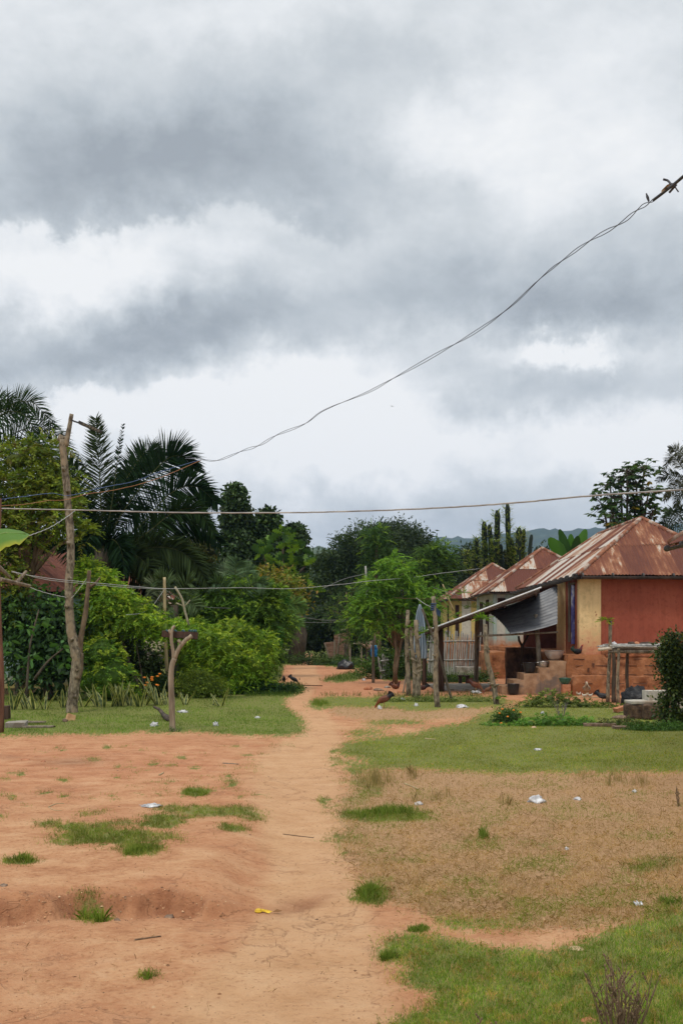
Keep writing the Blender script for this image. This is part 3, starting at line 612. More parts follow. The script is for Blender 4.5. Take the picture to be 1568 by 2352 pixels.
pal = [
 (q((233,1180,0),(228,1060,.2),(220,962,.6)), dict(Lm=.95, sag=.1, fuzz=.5, wd=.035)),
 (q((255,1170,-.5),(270,1060,-.6),(283,975,-.6)), dict(Lm=.25, sag=.0, fuzz=.3, n=40)),
 (q((290,1165,.0),(370,1066,.3),(415,1048,.4),(450,1082,.6)), dict(Lm=1.2, fuzz=.3)),
 (q((315,1215,-.4),(390,1135,-.6),(450,1118,-.7),(500,1158,-.8)), dict(Lm=1.1, fuzz=.3)),
 (q((320,1242,.2),(400,1206,.4),(458,1208,.5),(508,1250,.5)), dict(Lm=1.05, fuzz=.3)),
 (q((320,1262,-.5),(400,1275,-1),(460,1300,-1.3),(505,1345,-1.4)), dict(Lm=.9, sag=.8)),
 (q((260,1180,1.3),(300,1090,2.2),(335,1060,2.8),(365,1075,3.2)), dict(Lm=.7)),
 (q((215,1200,.8),(180,1110,1.5),(150,1070,1.9),(110,1090,2.2)), dict(Lm=.85)),
 (q((200,1215,-.2),(165,1150,-.5),(130,1130,-.8),(85,1170,-1.0)), dict(Lm=.8)),
 (q((268,1150,.5),(300,1085,.9),(340,1035,1.2),(378,1048,1.4)), dict(Lm=.85, fuzz=.35)),
 (q((315,1240,-.9),(395,1180,-1.4),(450,1172,-1.6),(492,1225,-1.7)), dict(Lm=.8, fuzz=.5)),
 (q((300,1262,-.9),(385,1258,-1.6),(440,1285,-1.9),(480,1345,-2.0)), dict(Lm=.95, sag=1.0)),
 (q((190,1270,.5),(140,1240,.9),(90,1250,1.1),(50,1290,1.3)), dict(Lm=.8)),
 (q((285,1265,-1.0),(320,1280,-1.4),(345,1310,-1.6),(355,1350,-1.7)), dict(Lm=.85, sag=.8)),
 (q((250,1240,-1.3),(268,1245,-2.0),(282,1275,-2.4),(284,1320,-2.6)), dict(Lm=.8, sag=.9)),
 (q((225,1235,-1.2),(212,1230,-1.8),(196,1250,-2.2),(184,1290,-2.4)), dict(Lm=.8, sag=.9)),
 (q((330,1270,.5),(400,1300,.8),(450,1340,.9),(480,1390,.9)), dict(Lm=.8, sag=.8)),
 (q((270,1290,-.3),(320,1340,-.5),(345,1370,-.6),(360,1400,-.7)), dict(Lm=.7, sag=.7, cols=[(.09,.07,.04),(.05,.05,.03)])),
]
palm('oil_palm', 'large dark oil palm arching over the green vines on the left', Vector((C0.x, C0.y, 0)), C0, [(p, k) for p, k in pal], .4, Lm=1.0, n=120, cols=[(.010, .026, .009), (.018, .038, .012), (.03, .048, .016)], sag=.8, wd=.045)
Yp = 33.0; C1 = P(-70, 1075, Yp)
palm('oil_palm', 'oil palm at the left edge with feathery fronds above the leafy tree', Vector((C1.x, C1.y, 0)), C1, [
 (q((-50,1000,0),(20,935,.3),(75,925,.5),(128,985,.8)), dict(Lm=.8)), (q((-50,1010,-1),(0,955,-2),(50,950,-2.6),(95,1010,-3)), dict(Lm=.75)),
 (q((-20,1030,.5),(60,985,1),(125,995,1.4),(185,1070,1.8)), dict(Lm=.85)), (q((-20,1050,-.5),(50,1020,-1),(105,1050,-1.2),(140,1110,-1.3)), dict(Lm=.8)),
 (q((-60,980,1),(-30,930,2),(20,920,2.5),(60,950,3)), dict(Lm=.7)), (q((-100,960,0),(-130,900,0),(-180,900,0),(-240,960,0)), dict(Lm=.8)),
 (q((0,1060,1),(80,1040,1.5),(150,1080,1.8),(190,1150,2)), dict(Lm=.8))], .35, Lm=.8, n=80, cols=[(.02, .042, .016), (.03, .055, .02)], sag=.6)
# young palms among the vines
Yp = 33.0
def young(name, label, cx, cy, Y, tips, Lm=.55, cols=MG, n=44):
    c = P(cx, cy, Y); fr = []
    for i, (tx, ty, dz) in enumerate(tips):
        e = P(tx, ty, Y+dz); m = c.lerp(e, .55)+Vector((0, 0, (e-c).length*.22)); m2 = c.lerp(e, .82)+Vector((0, 0, (e-c).length*.14)); fr.append(([m, m2, e], {}))
    return palm(name, label, Vector((c.x, c.y, 0)), c, fr, .12, Lm=Lm, n=n, cols=cols, sag=.5, rr_=.02, wd=.03)
young('young_palm', 'young grey green palm rising behind the vines right of the bamboo pole', 535, 1400, 33, [(510,1305,.5),(545,1290,0),(580,1310,.6),(490,1340,-.6),(610,1345,-.8),(560,1330,1.5)], .5, [(.09, .15, .07), (.16, .22, .12)])
young('young_palm', 'young palm with long drooping fronds right of the green mound', 600, 1440, 34, [(690,1440,-.5),(660,1370,.5),(560,1400,-1),(545,1480,-1.5),(640,1480,-1.5),(620,1345,0),(700,1400,1)], .5, [(.06, .16, .03), (.12, .22, .06)])
young('young_palm', 'pale drooping young palm behind the bamboo pole', 400, 1390, 31, [(340,1350,.2),(365,1330,-.3),(440,1340,-.2),(455,1400,-.5),(375,1440,-.8),(350,1400,-.5)], .5, [(.08, .12, .05), (.12, .15, .08)])
young('young_palm', 'low palm in the dark gap at the end of the footpath', 735, 1500, 88, [(700,1450,0),(725,1440,1),(760,1455,0),(690,1490,-1),(775,1480,0)], .7, [(.03, .055, .03), (.05, .075, .04)])
young('young_palm', 'small far palm in front of the green hill gap', 708, 1330, 140, [(692,1300,0),(703,1290,1),(722,1292,0),(732,1315,-1),(685,1325,0)], 1.2, [(.05, .08, .05), (.07, .1, .06)], 26)
young('young_palm', 'short bright palm beside the woven reed shelter', 795, 1480, 58, [(780,1425,0),(795,1420,1),(815,1440,0),(770,1450,-1)], .45, [(.07, .14, .03), (.1, .18, .04)], 26)
Yp = 46.0; C2 = P(1578, 1095, Yp)
palm('coconut_palm', 'coconut palm cut by the right edge of the picture', Vector((P(1590, 1400, Yp).x, Yp, 0)), C2, [
 (q((1560,1065,0),(1540,1050,.2),(1522,1080,.4)), {}), (q((1570,1050,0),(1552,1032,.3),(1535,1030,.5)), {}), (q((1580,1050,-1),(1580,1025,-1.5),(1572,1015,-2)), {}),
 (q((1555,1095,0),(1530,1090,0),(1507,1105,.1)), {}), (q((1560,1110,-.6),(1540,1125,-1),(1525,1150,-1)), {}), 
 (q((1570,1120,-.5),(1556,1140,-.8),(1550,1165,-.9)), {})], .16, Lm=.48, n=40, cols=[(.03, .04, .02), (.05, .055, .03)], sag=.9)
young('young_palm', 'small feathery palm peeping over the right end of the rusty roof', 1552, 1240, 48, [(1530,1180,0),(1545,1172,.5),(1565,1168,0),(1520,1205,-.5),(1580,1190,0),(1525,1225,0)], .5, [(.03, .05, .03), (.05, .08, .04)], 34)
# ================================================================== trees and shrubs
# mango trees behind the path
tree('mango_tree', 'broad dark mango tree, the largest dome in the centre behind the footpath', (P(850,1500,80).x, 80, 0),
     blobpx([(800,1290,45,55),(760,1330,42,55),(845,1260,60,50),(880,1310,70,70),(795,1370,80,70),(735,1300,16,26),(880,1390,80,70)], 80), 26000, .34, DG, .5, seed=3, lump=.2, shell=.1, asp=.3, droop=.6, per=16, spread=.8)
tree('mango_tree', 'tall dark mango tree with the highest rounded top right of centre', (P(920,1500,84).x, 84, 0),
     blobpx([(905,1232,42,30),(935,1262,50,50),(880,1245,30,30),(960,1310,50,60),(930,1380,70,70)], 84), 15000, .34, [(.022, .04, .016), (.035, .06, .02), (.05, .075, .028)], .5, seed=5, lump=.2, shell=.1, asp=.3, droop=.6, per=16, spread=.8)
tree('mango_tree', 'dark tree filling the gap between the mango domes and the cactus stand', (P(1030,1500,78).x, 78, 0),
     blobpx([(1000,1330,45,60),(1040,1340,40,60),(1085,1320,30,55),(1010,1400,70,70),(1085,1290,26,30)], 78), 14000, .32, [(.02, .035, .018), (.03, .05, .02)], .4, seed=6, lump=.22, shell=.1, asp=.35, per=16, spread=.8)
tree('background_tree', 'dim dark tree at the far end of the footpath left of the mango trees', (P(700,1500,98).x, 98, 0),
     blobpx([(690,1370,40,40),(660,1420,60,60),(730,1420,50,60),(700,1460,60,45),(640,1380,50,50)], 98), 12000, .36, [(.018, .032, .014), (.03, .045, .02)], .4, seed=8, lump=.25, shell=.12, per=16)
tree('background_tree', 'dark leafy thicket tree behind the ivy clad trunks', (P(560,1500,70).x, 70, 0),
     blobpx([(560,1400,70,60),(620,1420,60,60),(500,1380,60,60),(450,1340,50,60),(430,1270,28,22),(400,1410,70,70)], 70), 16000, .30, [(.02, .038, .014), (.035, .06, .02)], .3, seed=9, lump=.25, per=16)
tree('background_tree', 'yellow green bushy tree peeping below the palm fronds', (P(480,1500,62).x, 62, 0),
     blobpx([(470,1262,20,20),(490,1275,18,18),(445,1255,22,16)], 62), 2200, .26, [(.05, .075, .02), (.12, .12, .03)], .15, seed=10, per=12)
tree('background_tree', 'dark tree behind the turquoise house on the far left', (P(60,1500,56).x, 56, 0),
     blobpx([(40,1330,110,110),(150,1370,90,90),(250,1390,90,80),(-60,1300,100,120)], 56), 12000, .32, DG, .3, seed=12, lump=.25, per=16)
tree('background_tree', 'low dark trees closing the view right of the footpath end', (P(800,1500,75).x, 75, 0),
     blobpx([(770,1440,50,50),(830,1450,50,45),(900,1440,60,60),(960,1430,50,70),(720,1470,30,35)], 72), 14000, .3, [(.02, .036, .014), (.034, .06, .02)], .3, seed=13, lump=.25, per=16)
tree('background_tree', 'dark bushy tree standing between the yellow house and the cactus stand', (P(1150,1500,74).x, 74, 0),
     blobpx([(1120,1350,60,50),(1200,1330,60,50),(1280,1330,60,60)], 74), 9000, .3, [(.02, .036, .014), (.034, .06, .02)], .3, seed=14, lump=.25, per=16)
# ivy clad trunks
def ivy(label, Y, lst, seed):
    t = empty('ivy_covered_tree', (P(lst[0][0], 1500, Y).x, Y, 0), label, 'tree', 'tree trunks smothered in ivy behind the palm')
    foliage('ivy', blobpx(lst, Y), 5200*len(lst)//2, .24, [(.022, .045, .014), (.035, .07, .02), (.06, .1, .026)], GLOSSLEAF, t, asp=.75, seed=seed, lump=.07, droop=.7, shell=.035, core=.9, per=12, spread=.45)
    mb = MB(); b = Vector((P(lst[0][0], 1500, Y).x, Y, -.1)); tp = P(lst[0][0], lst[0][1], Y); limbs(mb, b, tp, .45, 4, [P(x[0], x[1], Y) for x in lst]); mb.build('trunk', BARK_D, t, smooth=True)
ivy('tallest ivy smothered trunk with a pointed top beside the palm fronds', 58, [(540,1152,20,34),(542,1190,26,48),(546,1255,29,48),(548,1300,34,45),(560,1340,40,40)], 21)
ivy('middle ivy smothered trunk with a stepped top', 59, [(614,1206,20,26),(604,1232,32,34),(598,1275,42,45),(600,1320,45,45),(584,1212,18,16),(614,1182,11,10)], 22)
ivy('shortest ivy smothered trunk, rounded, at the right of the three', 60, [(676,1245,24,34),(675,1290,22,45),(672,1340,26,45)], 23)
# breadfruit / broad-leaved plant in front of ivy
def lobed(parent, base, tip, wd, colr, mat=LEAF, cup=.15, name='leaf', n=9, lobes=4, split=.0):
    """broad leaf with lobed or smooth margin, bent along its length"""
    base = Vector(base); tip = Vector(tip); d = tip-base; Ln = d.length; t = d.normalized(); s = t.cross(Vector((0, .9, .45))).normalized()
    if s.length < .1: s = Vector((1, 0, 0))
    nn = s.cross(t); vs = []; fs = []
    for i in range(n+1):
        f = i/n; w_ = wd*math.sin(math.pi*min(1, f*.93+.04))**.65*(1-.8*lobes_f(f, lobes, split)); c = base+t*Ln*f+Vector((0, 0, -cup*Ln*(f*f)))+Vector((0, 0, cup*Ln*f*.6))
        vs += [c-s*w_+nn*w_*.25, c, c+s*w_+nn*w_*.25]
    for i in range(n):
        fs += [(i*3, i*3+1, i*3+4, i*3+3), (i*3+1, i*3+2, i*3+5, i*3+4)]
    return vs, fs
def lobes_f(f, lobes, split): return split*(.5+.5*math.cos(f*lobes*2*math.pi))
def bigleaf_plant(name, label, base, items, colrs, mat=LEAF, cat='plant', stems=None, stem_r=.03, split=.6, wdf=.22, lobes=5, bark=BARK_D, part='leaves', wid=None, n=16):
    t = empty(name, base, label, cat); mb = MB()
    for (b, e, w_) in items:
        mb.cur = tuple(np.array(random.choice(colrs))*random.uniform(.8, 1.25)); v_, f_ = lobed(t, b, e, w_, None, split=split, lobes=lobes, n=n); mb.add(v_, f_)
    mb.build(part, mat, t, smooth=True); m2 = MB()
    for s_ in (stems or []): m2.tube(crv(s_, 7), [stem_r*(1.3-.8*i/6) for i in range(7)], 7, .06)
    if stems: m2.build('stem', bark, t, smooth=True)
    return t
rs_ = random.Random(5)
def rosettes(cents, Y, L0, wf, n=7, jit=.6, up=.15):
    it = []
    for (x, y) in cents:
        c = P(x, y, Y+rs_.uniform(-jit, jit))
        for k in range(n):
            a = 2*math.pi*k/n+rs_.uniform(-.3, .3); el = rs_.uniform(-.5, .9)+up; ln = L0*rs_.uniform(.7, 1.15)
            d = Vector((math.cos(a)*math.cos(el), math.sin(a)*math.cos(el), math.sin(el)))
            it.append((c+d*.08, c+d*ln, ln*wf))
    return it
bigleaf_plant('breadfruit_tree', 'broad leaved breadfruit tree with bright lobed leaves below the ivy trunks', (P(645,1500,50).x, 50, 0),
     rosettes([(612,1252),(660,1250),(690,1262),(630,1290),(668,1300),(600,1275),(700,1300),(645,1325),(690,1335),(720,1355),(600,1320),(650,1225),(670,1355),(640,1360),(615,1350)], 50, .72, .27, 9), [(.10, .19, .03), (.05, .11, .025), (.14, .25, .03), (.03, .07, .02)], stems=[[P(645,1505,50), P(650,1400,50), P(648,1300,50), P(652,1230,50)], [P(650,1400,50), P(670,1340,50), P(700,1300,50)], [P(650,1380,50), P(620,1330,50), P(606,1275,50)]], stem_r=.09, split=.8, lobes=4, n=20)
tree('croton_shrub', 'yellow and rust tinted leafy shrub below the breadfruit tree', (P(620,1500,42).x, 42, 0),
     blobpx([(600,1345,34,28),(640,1350,36,30),(570,1360,28,26),(660,1380,30,30),(620,1385,40,35)], 42), 4200, .2, [(.06, .10, .02), (.16, .2, .03), (.26, .17, .04)], .1, seed=31, per=12, cat='shrub', core=.6)
# left: feathery leafy tree in front of turquoise house
tree('leafy_tree', 'tall fine leaved green tree at the left edge beside the pole', (P(60,1640,28.5).x, 28.5, 0),
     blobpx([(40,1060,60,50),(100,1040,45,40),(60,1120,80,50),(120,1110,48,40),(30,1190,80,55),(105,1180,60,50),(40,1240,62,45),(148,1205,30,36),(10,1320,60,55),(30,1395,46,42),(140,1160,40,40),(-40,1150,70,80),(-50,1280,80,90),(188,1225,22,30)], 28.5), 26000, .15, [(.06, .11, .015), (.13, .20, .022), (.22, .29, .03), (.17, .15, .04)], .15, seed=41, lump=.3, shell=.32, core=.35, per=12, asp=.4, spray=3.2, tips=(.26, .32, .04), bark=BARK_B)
tree('large_leaved_shrub', 'dark shrub with hand shaped leaves in front of the turquoise wall', (P(95,1605,28.6).x, 28.6, 0),
     blobpx([(60,1420,55,38),(110,1440,50,38),(40,1480,40,34),(100,1500,55,38),(140,1480,30,50),(140,1540,30,40),(90,1550,38,28),(20,1440,45,38),(150,1420,26,36)], 28.6), 8500, .2, [(.022, .05, .018), (.04, .085, .03), (.06, .12, .04)], .11, seed=42, lump=.3, shell=.25, core=.42, per=9, asp=.42, droop=.7, spread=1.1, cat='shrub', tips=(.12, .26, .05),
     trunks=[(P(115,1605,28.6), P(95,1480,28.6)), (P(50,1605,28.8), P(55,1500,28.8))])
bigleaf_plant('large_leaved_shrub', 'cluster of bright hand shaped leaves hanging left of the pole', (P(60,1610,25.6).x, 25.6, 0),
     rosettes([(60,1440),(95,1430),(30,1500),(70,1510),(140,1480),(150,1520),(20,1470),(110,1380),(90,1350)], 25.6, .3, .14, 8, .4, -.4), [(.06, .15, .04), (.09, .19, .05), (.04, .1, .03)], stems=[[P(60,1610,25.6), P(65,1540,25.6), P(70,1480,25.6), P(90,1400,25.6)], [P(80,1560,25.6), P(110,1520,25.6), P(145,1490,25.6)]], stem_r=.03, split=0, cat='shrub')
# bright vines
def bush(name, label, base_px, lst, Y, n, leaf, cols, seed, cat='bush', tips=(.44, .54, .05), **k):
    b = (P(base_px, 1600, Y).x, Y, 0); t = empty(name, b, label, cat)
    kk = dict(asp=.42, seed=seed, lump=.2, droop=.45, shell=.12, core=.8, per=12, tips=tips, parent=t); kk.update(k)
    foliage('foliage', blobpx(lst, Y), n, leaf, cols, **kk)
    mb = MB()
    bb = blobpx(lst, Y)
    for i in range(4): q_ = bb[i % len(bb)]; mb.tube([Vector(b)+Vector((random.uniform(-.3, .3)*q_[3], random.uniform(-.2, .2)*q_[4], -.05)), Vector((q_[0], q_[1], q_[2]))], [.05*q_[5], .02*q_[5]], 6)
    mb.build('stem', BARK_D, t); return t
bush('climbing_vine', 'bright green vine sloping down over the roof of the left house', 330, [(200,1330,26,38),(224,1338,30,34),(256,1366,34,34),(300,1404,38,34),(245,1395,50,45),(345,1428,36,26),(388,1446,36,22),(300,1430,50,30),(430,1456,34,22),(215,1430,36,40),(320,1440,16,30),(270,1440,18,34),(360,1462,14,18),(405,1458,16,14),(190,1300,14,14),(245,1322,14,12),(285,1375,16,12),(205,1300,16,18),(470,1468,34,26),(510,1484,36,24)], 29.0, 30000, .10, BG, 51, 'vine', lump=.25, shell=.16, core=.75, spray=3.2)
bush('climbing_vine', 'shaded curtain of dark vine hanging under the bright vine arch', 290, [(215,1470,40,40),(262,1470,45,50),(300,1490,36,60),(335,1440,40,30),(290,1540,40,50),(350,1540,20,40),(240,1430,40,30)], 31.5, 11000, .13, DG+[(.05,.09,.02)], 52, 'vine', tips=None, core=.8)  # dark leaf colours paint in the shade of the hollow
bush('round_bush', 'rounded bright bush just right of the tall pole', 235, [(235,1505,40,44),(252,1550,48,46),(215,1560,36,42),(200,1500,22,30),(265,1585,50,26)], 28.4, 10000, .085, [(.05, .11, .016), (.09, .19, .022), (.16, .28, .03)], 53, tips=(.44, .54, .05), spray=2.6)
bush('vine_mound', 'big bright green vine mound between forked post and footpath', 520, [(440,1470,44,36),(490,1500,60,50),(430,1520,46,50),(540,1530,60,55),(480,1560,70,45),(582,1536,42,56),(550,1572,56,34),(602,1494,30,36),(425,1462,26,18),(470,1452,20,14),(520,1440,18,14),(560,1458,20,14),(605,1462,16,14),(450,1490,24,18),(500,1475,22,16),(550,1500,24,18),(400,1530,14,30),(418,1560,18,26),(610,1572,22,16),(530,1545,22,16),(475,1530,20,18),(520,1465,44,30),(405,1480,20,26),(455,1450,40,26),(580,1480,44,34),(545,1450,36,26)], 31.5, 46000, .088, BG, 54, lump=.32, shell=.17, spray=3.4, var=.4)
bush('leafy_thicket', 'mid green thicket with tiny yellow flowers beside the footpath bend', 610, [(610,1480,40,40),(570,1450,44,36),(520,1440,46,36),(480,1420,44,34),(620,1500,20,46),(560,1400,60,40),(500,1380,50,36),(440,1400,40,36),(594,1545,24,34),(595,1400,50,36),(640,1440,30,44),(545,1350,36,24),(632,1476,18,34),(620,1360,30,22),(520,1410,40,26),(580,1350,26,18)], 33.2, 36000, .11, [(.05,.11,.02),(.09,.18,.028),(.14,.25,.035)], 55, tips=(.28, .42, .04), spray=3)
bush('round_bush', 'low rounded light green bush at the foot of the vine mound', 455, [(440,1578,34,24),(475,1580,34,24),(456,1570,30,22),(500,1588,20,14)], 29.6, 6500, .075, [(.10, .17, .025), (.17, .25, .035), (.22, .30, .05)], 56, tips=(.36, .44, .06))
bush('leafy_plant', 'feathery marigold plant behind the snake plants', 345, [(335,1585,26,22),(365,1580,26,24),(395,1575,26,26),(320,1594,20,12)], 30, 5200, .08, [(.04, .09, .02), (.07, .14, .03)], 57, tips=None, core=.6)
bush('low_bush', 'dark low bush at the grass edge where the footpath bends', 600, [(590,1580,36,13),(632,1586,28,7),(550,1584,40,16),(662,1588,18,5)], 31.5, 5000, .09, [(.02, .06, .02), (.04, .1, .025)], 58, tips=None)
bush('leafy_plant', 'small light green sapling leaning out from the round bush', 280, [(275,1590,22,16),(300,1598,22,12),(255,1594,20,12)], 28.8, 2600, .09, BG, 59, core=.5)
# marigolds: flower heads
mb = MB()
for k in range(12):
    p = P(random.uniform(325, 400), random.uniform(1545, 1575), 28.6); mb.cur = (.75, .22, .02); mb.lathe(p, [(0, .03), (.04, .02), (.05, 0), (.02, -.02)], 7)
o = mb.build('marigold_flowers', VC, bpy.data.objects['leafy_plant']); 
# bright banana leaf at left edge
t = empty('banana_plant', (P(-60, 1700, 18).x, 18, 0), 'banana plant reaching one broad leaf in at the left edge', 'banana plant')
mb = MB(); mb.cur = (.09, .2, .03)
b = P(-70, 1262, 13.5); e = P(68, 1222, 13.5); nseg = 18; vs = []; fs = []
for i in range(nseg+1):
    f = i/nseg; x = -70+138*f; yt = np.interp(x, [-70, -20, 20, 50, 66], [1222, 1215, 1214, 1219, 1227]); yb = np.interp(x, [-70, -20, 0, 25, 45, 60, 68], [1290, 1276, 1268, 1254, 1252, 1242, 1230]); ym = (yt*.8+yb*.2)
    vs += [P(x, yt, 13.7), P(x, ym, 13.5), P(x, (ym+yb)/2, 13.35), P(x, yb-2*(i % 3), 13.2)]
for i in range(nseg):
    for k in range(3): a = i*4+k; fs.append((a, a+1, a+5, a+4))
mb.add(vs, fs); mb.c = [((.09, .2, .03) if i % 4 < 3 else (.3, .32, .02)) for i in range(len(mb.v))]
mb.build('leaf', LEAF, t, smooth=True)
mb = MB(); mb.tube(crv([Vector((P(-130, 1700, 15).x, 15, 0)), P(-130, 1500, 15), P(-110, 1320, 14), P(-60, 1262, 13.5), P(0, 1226, 13.5), P(60, 1226, 13.5)], 14), [.12, .12, .11, .1, .08, .06, .05, .04, .03, .02, .012, .01, .008, .005], 8); mb.build('stem', M('green_stem', (.12, .2, .05), (.2, .28, .09), 8), t, smooth=True)
# banana behind the roofs
def banana(label, base, lst, Y):
    t = empty('banana_plant', base, label, 'banana plant')
    for (b, e, w_) in lst:
        mb = MB(); mb.cur = random.choice([(.03, .09, .018), (.06, .17, .025), (.025, .07, .018)])
        v_, f_ = lobed(t, P(*b, Y), P(*e, Y+random.uniform(-.6, .6)), w_/F*Y, None, split=.12, lobes=6, n=18, cup=.1); mb.add(v_, f_); mb.build('leaf', LEAF, t, smooth=True)
    mb = MB(); mb.tube([Vector(base), P(1308, 1300, Y)], [.16, .1], 9); mb.build('stem', M('green_stem', (.12, .2, .05), (.2, .28, .09), 8), t, smooth=True)
banana('banana plant with upright leaves showing above the rusty roofs', (P(1308, 1400, 52).x, 52, 0), [((1312,1305),(1260,1232),17),((1312,1300),(1284,1212),11),((1312,1290),(1310,1224),11),((1306,1305),(1296,1238),12),((1322,1295),(1345,1212),15),((1318,1300),(1326,1228),12),((1306,1310),(1262,1262),12),((1325,1300),(1356,1240),11)], 52)
# papaya tree
def papaya():
    Y = 50; base = (P(1430, 1400, Y).x, Y, 0); t = empty('papaya_tree', base, 'many headed papaya tree standing behind the rusty hipped roof', 'tree')
    heads = [(1440,1085),(1478,1080),(1400,1115),(1425,1105),(1462,1110),(1488,1130),(1385,1165),(1410,1140),(1440,1150),(1475,1160),(1496,1180),(1400,1190),(1435,1190),(1465,1195),(1420,1215)]
    mb = MB(); m2 = MB(); rs = random.Random(3)
    for (x, y) in heads:
        c = P(x, y, Y+rs.uniform(-.8, .8)); root = P(1435+(x-1435)*.45, 1300, Y)
        m2.tube(crv([root, root.lerp(c, .5)+Vector((0, 0, -.1)), c], 6), [.08, .075, .07, .06, .05, .04], 7)
        for k in range(24):
            a = rs.uniform(0, 6.28); el = rs.uniform(-.5, .95); ln = rs.uniform(.35, .95)
            d = Vector((math.cos(a)*math.cos(el), math.sin(a)*math.cos(el), math.sin(el))); e = c+d*ln+Vector((0, 0, -.06))
            m2.tube([c, c+d*ln*.5+Vector((0, 0, .03)), e], [.014, .011, .008], 4, caps=False)
            mb.cur = tuple(np.array(rs.choice([(.04, .085, .025), (.06, .12, .03), (.03, .065, .022)]))*rs.uniform(.8, 1.2))
            if rs.random() < .03: mb.cur = (.3, .25, .03)
            for j in range(7):   # palmate lobes
                b_ = (j-3)*.62; hd = Vector((d.x, d.y, 0)).normalized(); sd_ = Vector((-hd.y, hd.x, 0))
                ld = (hd*math.cos(b_)+sd_*math.sin(b_)+Vector((0, 0, rs.uniform(-1.1, .1)))).normalized(); L_ = rs.uniform(.26, .38)*(1-.25*abs(j-3)/3)
                w_ = ld.cross(Vector((rs.uniform(-.6, .6), rs.uniform(-.6, .6), 1))).normalized()*.085; m = e+ld*L_*.5
                mb.add([e, m+w_, e+ld*L_, m-w_], [(0, 1, 2, 3)])
    mb.build('leaves', LEAF, t); m2.tube([Vector(base), P(1436, 1290, Y)], [.2, .14], 9); m2.build('trunk', BARK_D, t, smooth=True)
papaya()
# candelabra cacti
def cactus(items, Y, base_x, label):
    base = (P(base_x, 1400, Y).x, Y, 0); t = empty('candelabra_cactus', base, label, 'cactus', 'column cacti behind the yellow and turquoise houses')
    for (x, top, wpx, lean, lv) in items:
        mb = MB(); y = Y+random.uniform(-1.2, 1.2); r = wpx/F*y/2; b = P(x-lean*14, 1345, y); tp = P(x, top, y); n = 14; ring = 15
        vs = []; fs = []
        for i in range(n+1):
            f = i/n; c = b.lerp(tp, f)+Vector((math.sin(f*5+x)*.03, 0, 0)); rr2 = r*(1 if f < .94 else .55)*(1+.07*math.sin(f*26+x))
            for k in range(ring): a = 2*math.pi*k/ring; rk = rr2*(1.15 if k % 3 == 0 else .75); vs.append(c+Vector((math.cos(a)*rk, math.sin(a)*rk, 0)))
        for i in range(n):
            for k in range(ring): fs.append((i*ring+k, i*ring+(k+1) % ring, (i+1)*ring+(k+1) % ring, (i+1)*ring+k))
        fs.append(tuple(n*ring+k for k in range(ring))); mb.cur = (.022, .035, .024); mb.add(vs, fs)
        if lv:
            rs = np.random.default_rng(int(x)); m = 300; f = rs.uniform(.3, 1.0, m); a = rs.uniform(0, 6.28, m)
            for q_, aa in zip(f, a):
                c = b.lerp(tp, q_)+Vector((math.cos(aa)*r*1.05, math.sin(aa)*r*1.05, 0)); d = Vector((math.cos(aa), math.sin(aa), rs.uniform(-.3, .7))).normalized()*rs.uniform(.2, .48); s = Vector((-math.sin(aa), math.cos(aa), 0))*.04
                mb.cur = random.choice([(.2, .28, .07), (.12, .2, .045), (.32, .36, .14)]); mb.add([c, c+d*.5+s, c+d, c+d*.5-s], [(0, 1, 2, 3)])
        mb.build('column', LEAF, t)
    return t
cactus([(1071,1262,7,-.6,1),(1094,1235,9,-.2,1),(1112,1198,12,0,1),(1124,1205,10,-.3,1),(1086,1275,7,-.5,0)], 62, 1100, 'left cluster of leafy column cacti behind the yellow house')
cactus([(1140,1172,12,-.2,1),(1136,1240,9,0,1),(1150,1250,9,-.2,0),(1164,1158,11,-.6,1),(1173,1235,8,-.3,1),(1158,1262,8,-.9,0)], 63, 1150, 'tallest cluster of column cacti in the middle of the stand')
cactus([(1190,1212,12,.1,1),(1202,1215,8,.2,1),(1220,1228,8,.7,0),(1180,1260,8,0,1)], 61, 1200, 'right cluster of column cacti beside the turquoise house roof')
# feathery moringa-like trees in front of the fence
def feather_tree(label, base_px, base_py, lst, n, seed, cols, trunks, r=.09, group=None, Y=None, leaf=.115):
    Y = Y or CH*F/(base_py-HY)
    return tree('feathery_tree', label, (P(base_px, base_py, Y).x, Y, 0), blobpx(lst, Y), n, leaf, cols, r, BARK_B, group, seed=seed, lump=.35, shell=.30, core=0, per=18, asp=.36, spray=4.6, var=.4, trunks=[(P(*a, Y), P(*b, Y)) for a, b in trunks], tips=(.30, .48, .04))  # tip colour paints bright highlights onto the upper sprays
feather_tree('leafy light green tree with two slim trunks in front of the bamboo fence', 908, 1572, [(875,1392,44,20),(930,1398,40,22),(868,1345,28,17),(915,1352,32,18),(962,1372,26,18),(852,1432,34,15),(955,1432,30,14),(985,1400,22,12),(822,1420,22,12),(1000,1368,18,12),(990,1440,20,10),(820,1385,18,11),(895,1440,24,12),(925,1310,20,13),(885,1312,18,13),(905,1285,13,11),(940,1340,20,12),(845,1380,20,12)], 26000, 61, [(.06, .15, .02), (.12, .25, .03), (.2, .36, .04)], [((910,1572),(903,1420)), ((905,1566),(926,1430))], .065)
feather_tree('tall narrow feathery tree rising in front of the mango dome', 865, 1550, [(862,1230,20,26),(870,1270,28,26),(862,1310,26,26),(850,1350,26,24),(868,1250,20,18)], 12000, 62, [(.035, .085, .02), (.06, .12, .03)], [((868,1550),(865,1240))], .1, Y=52, leaf=.13)
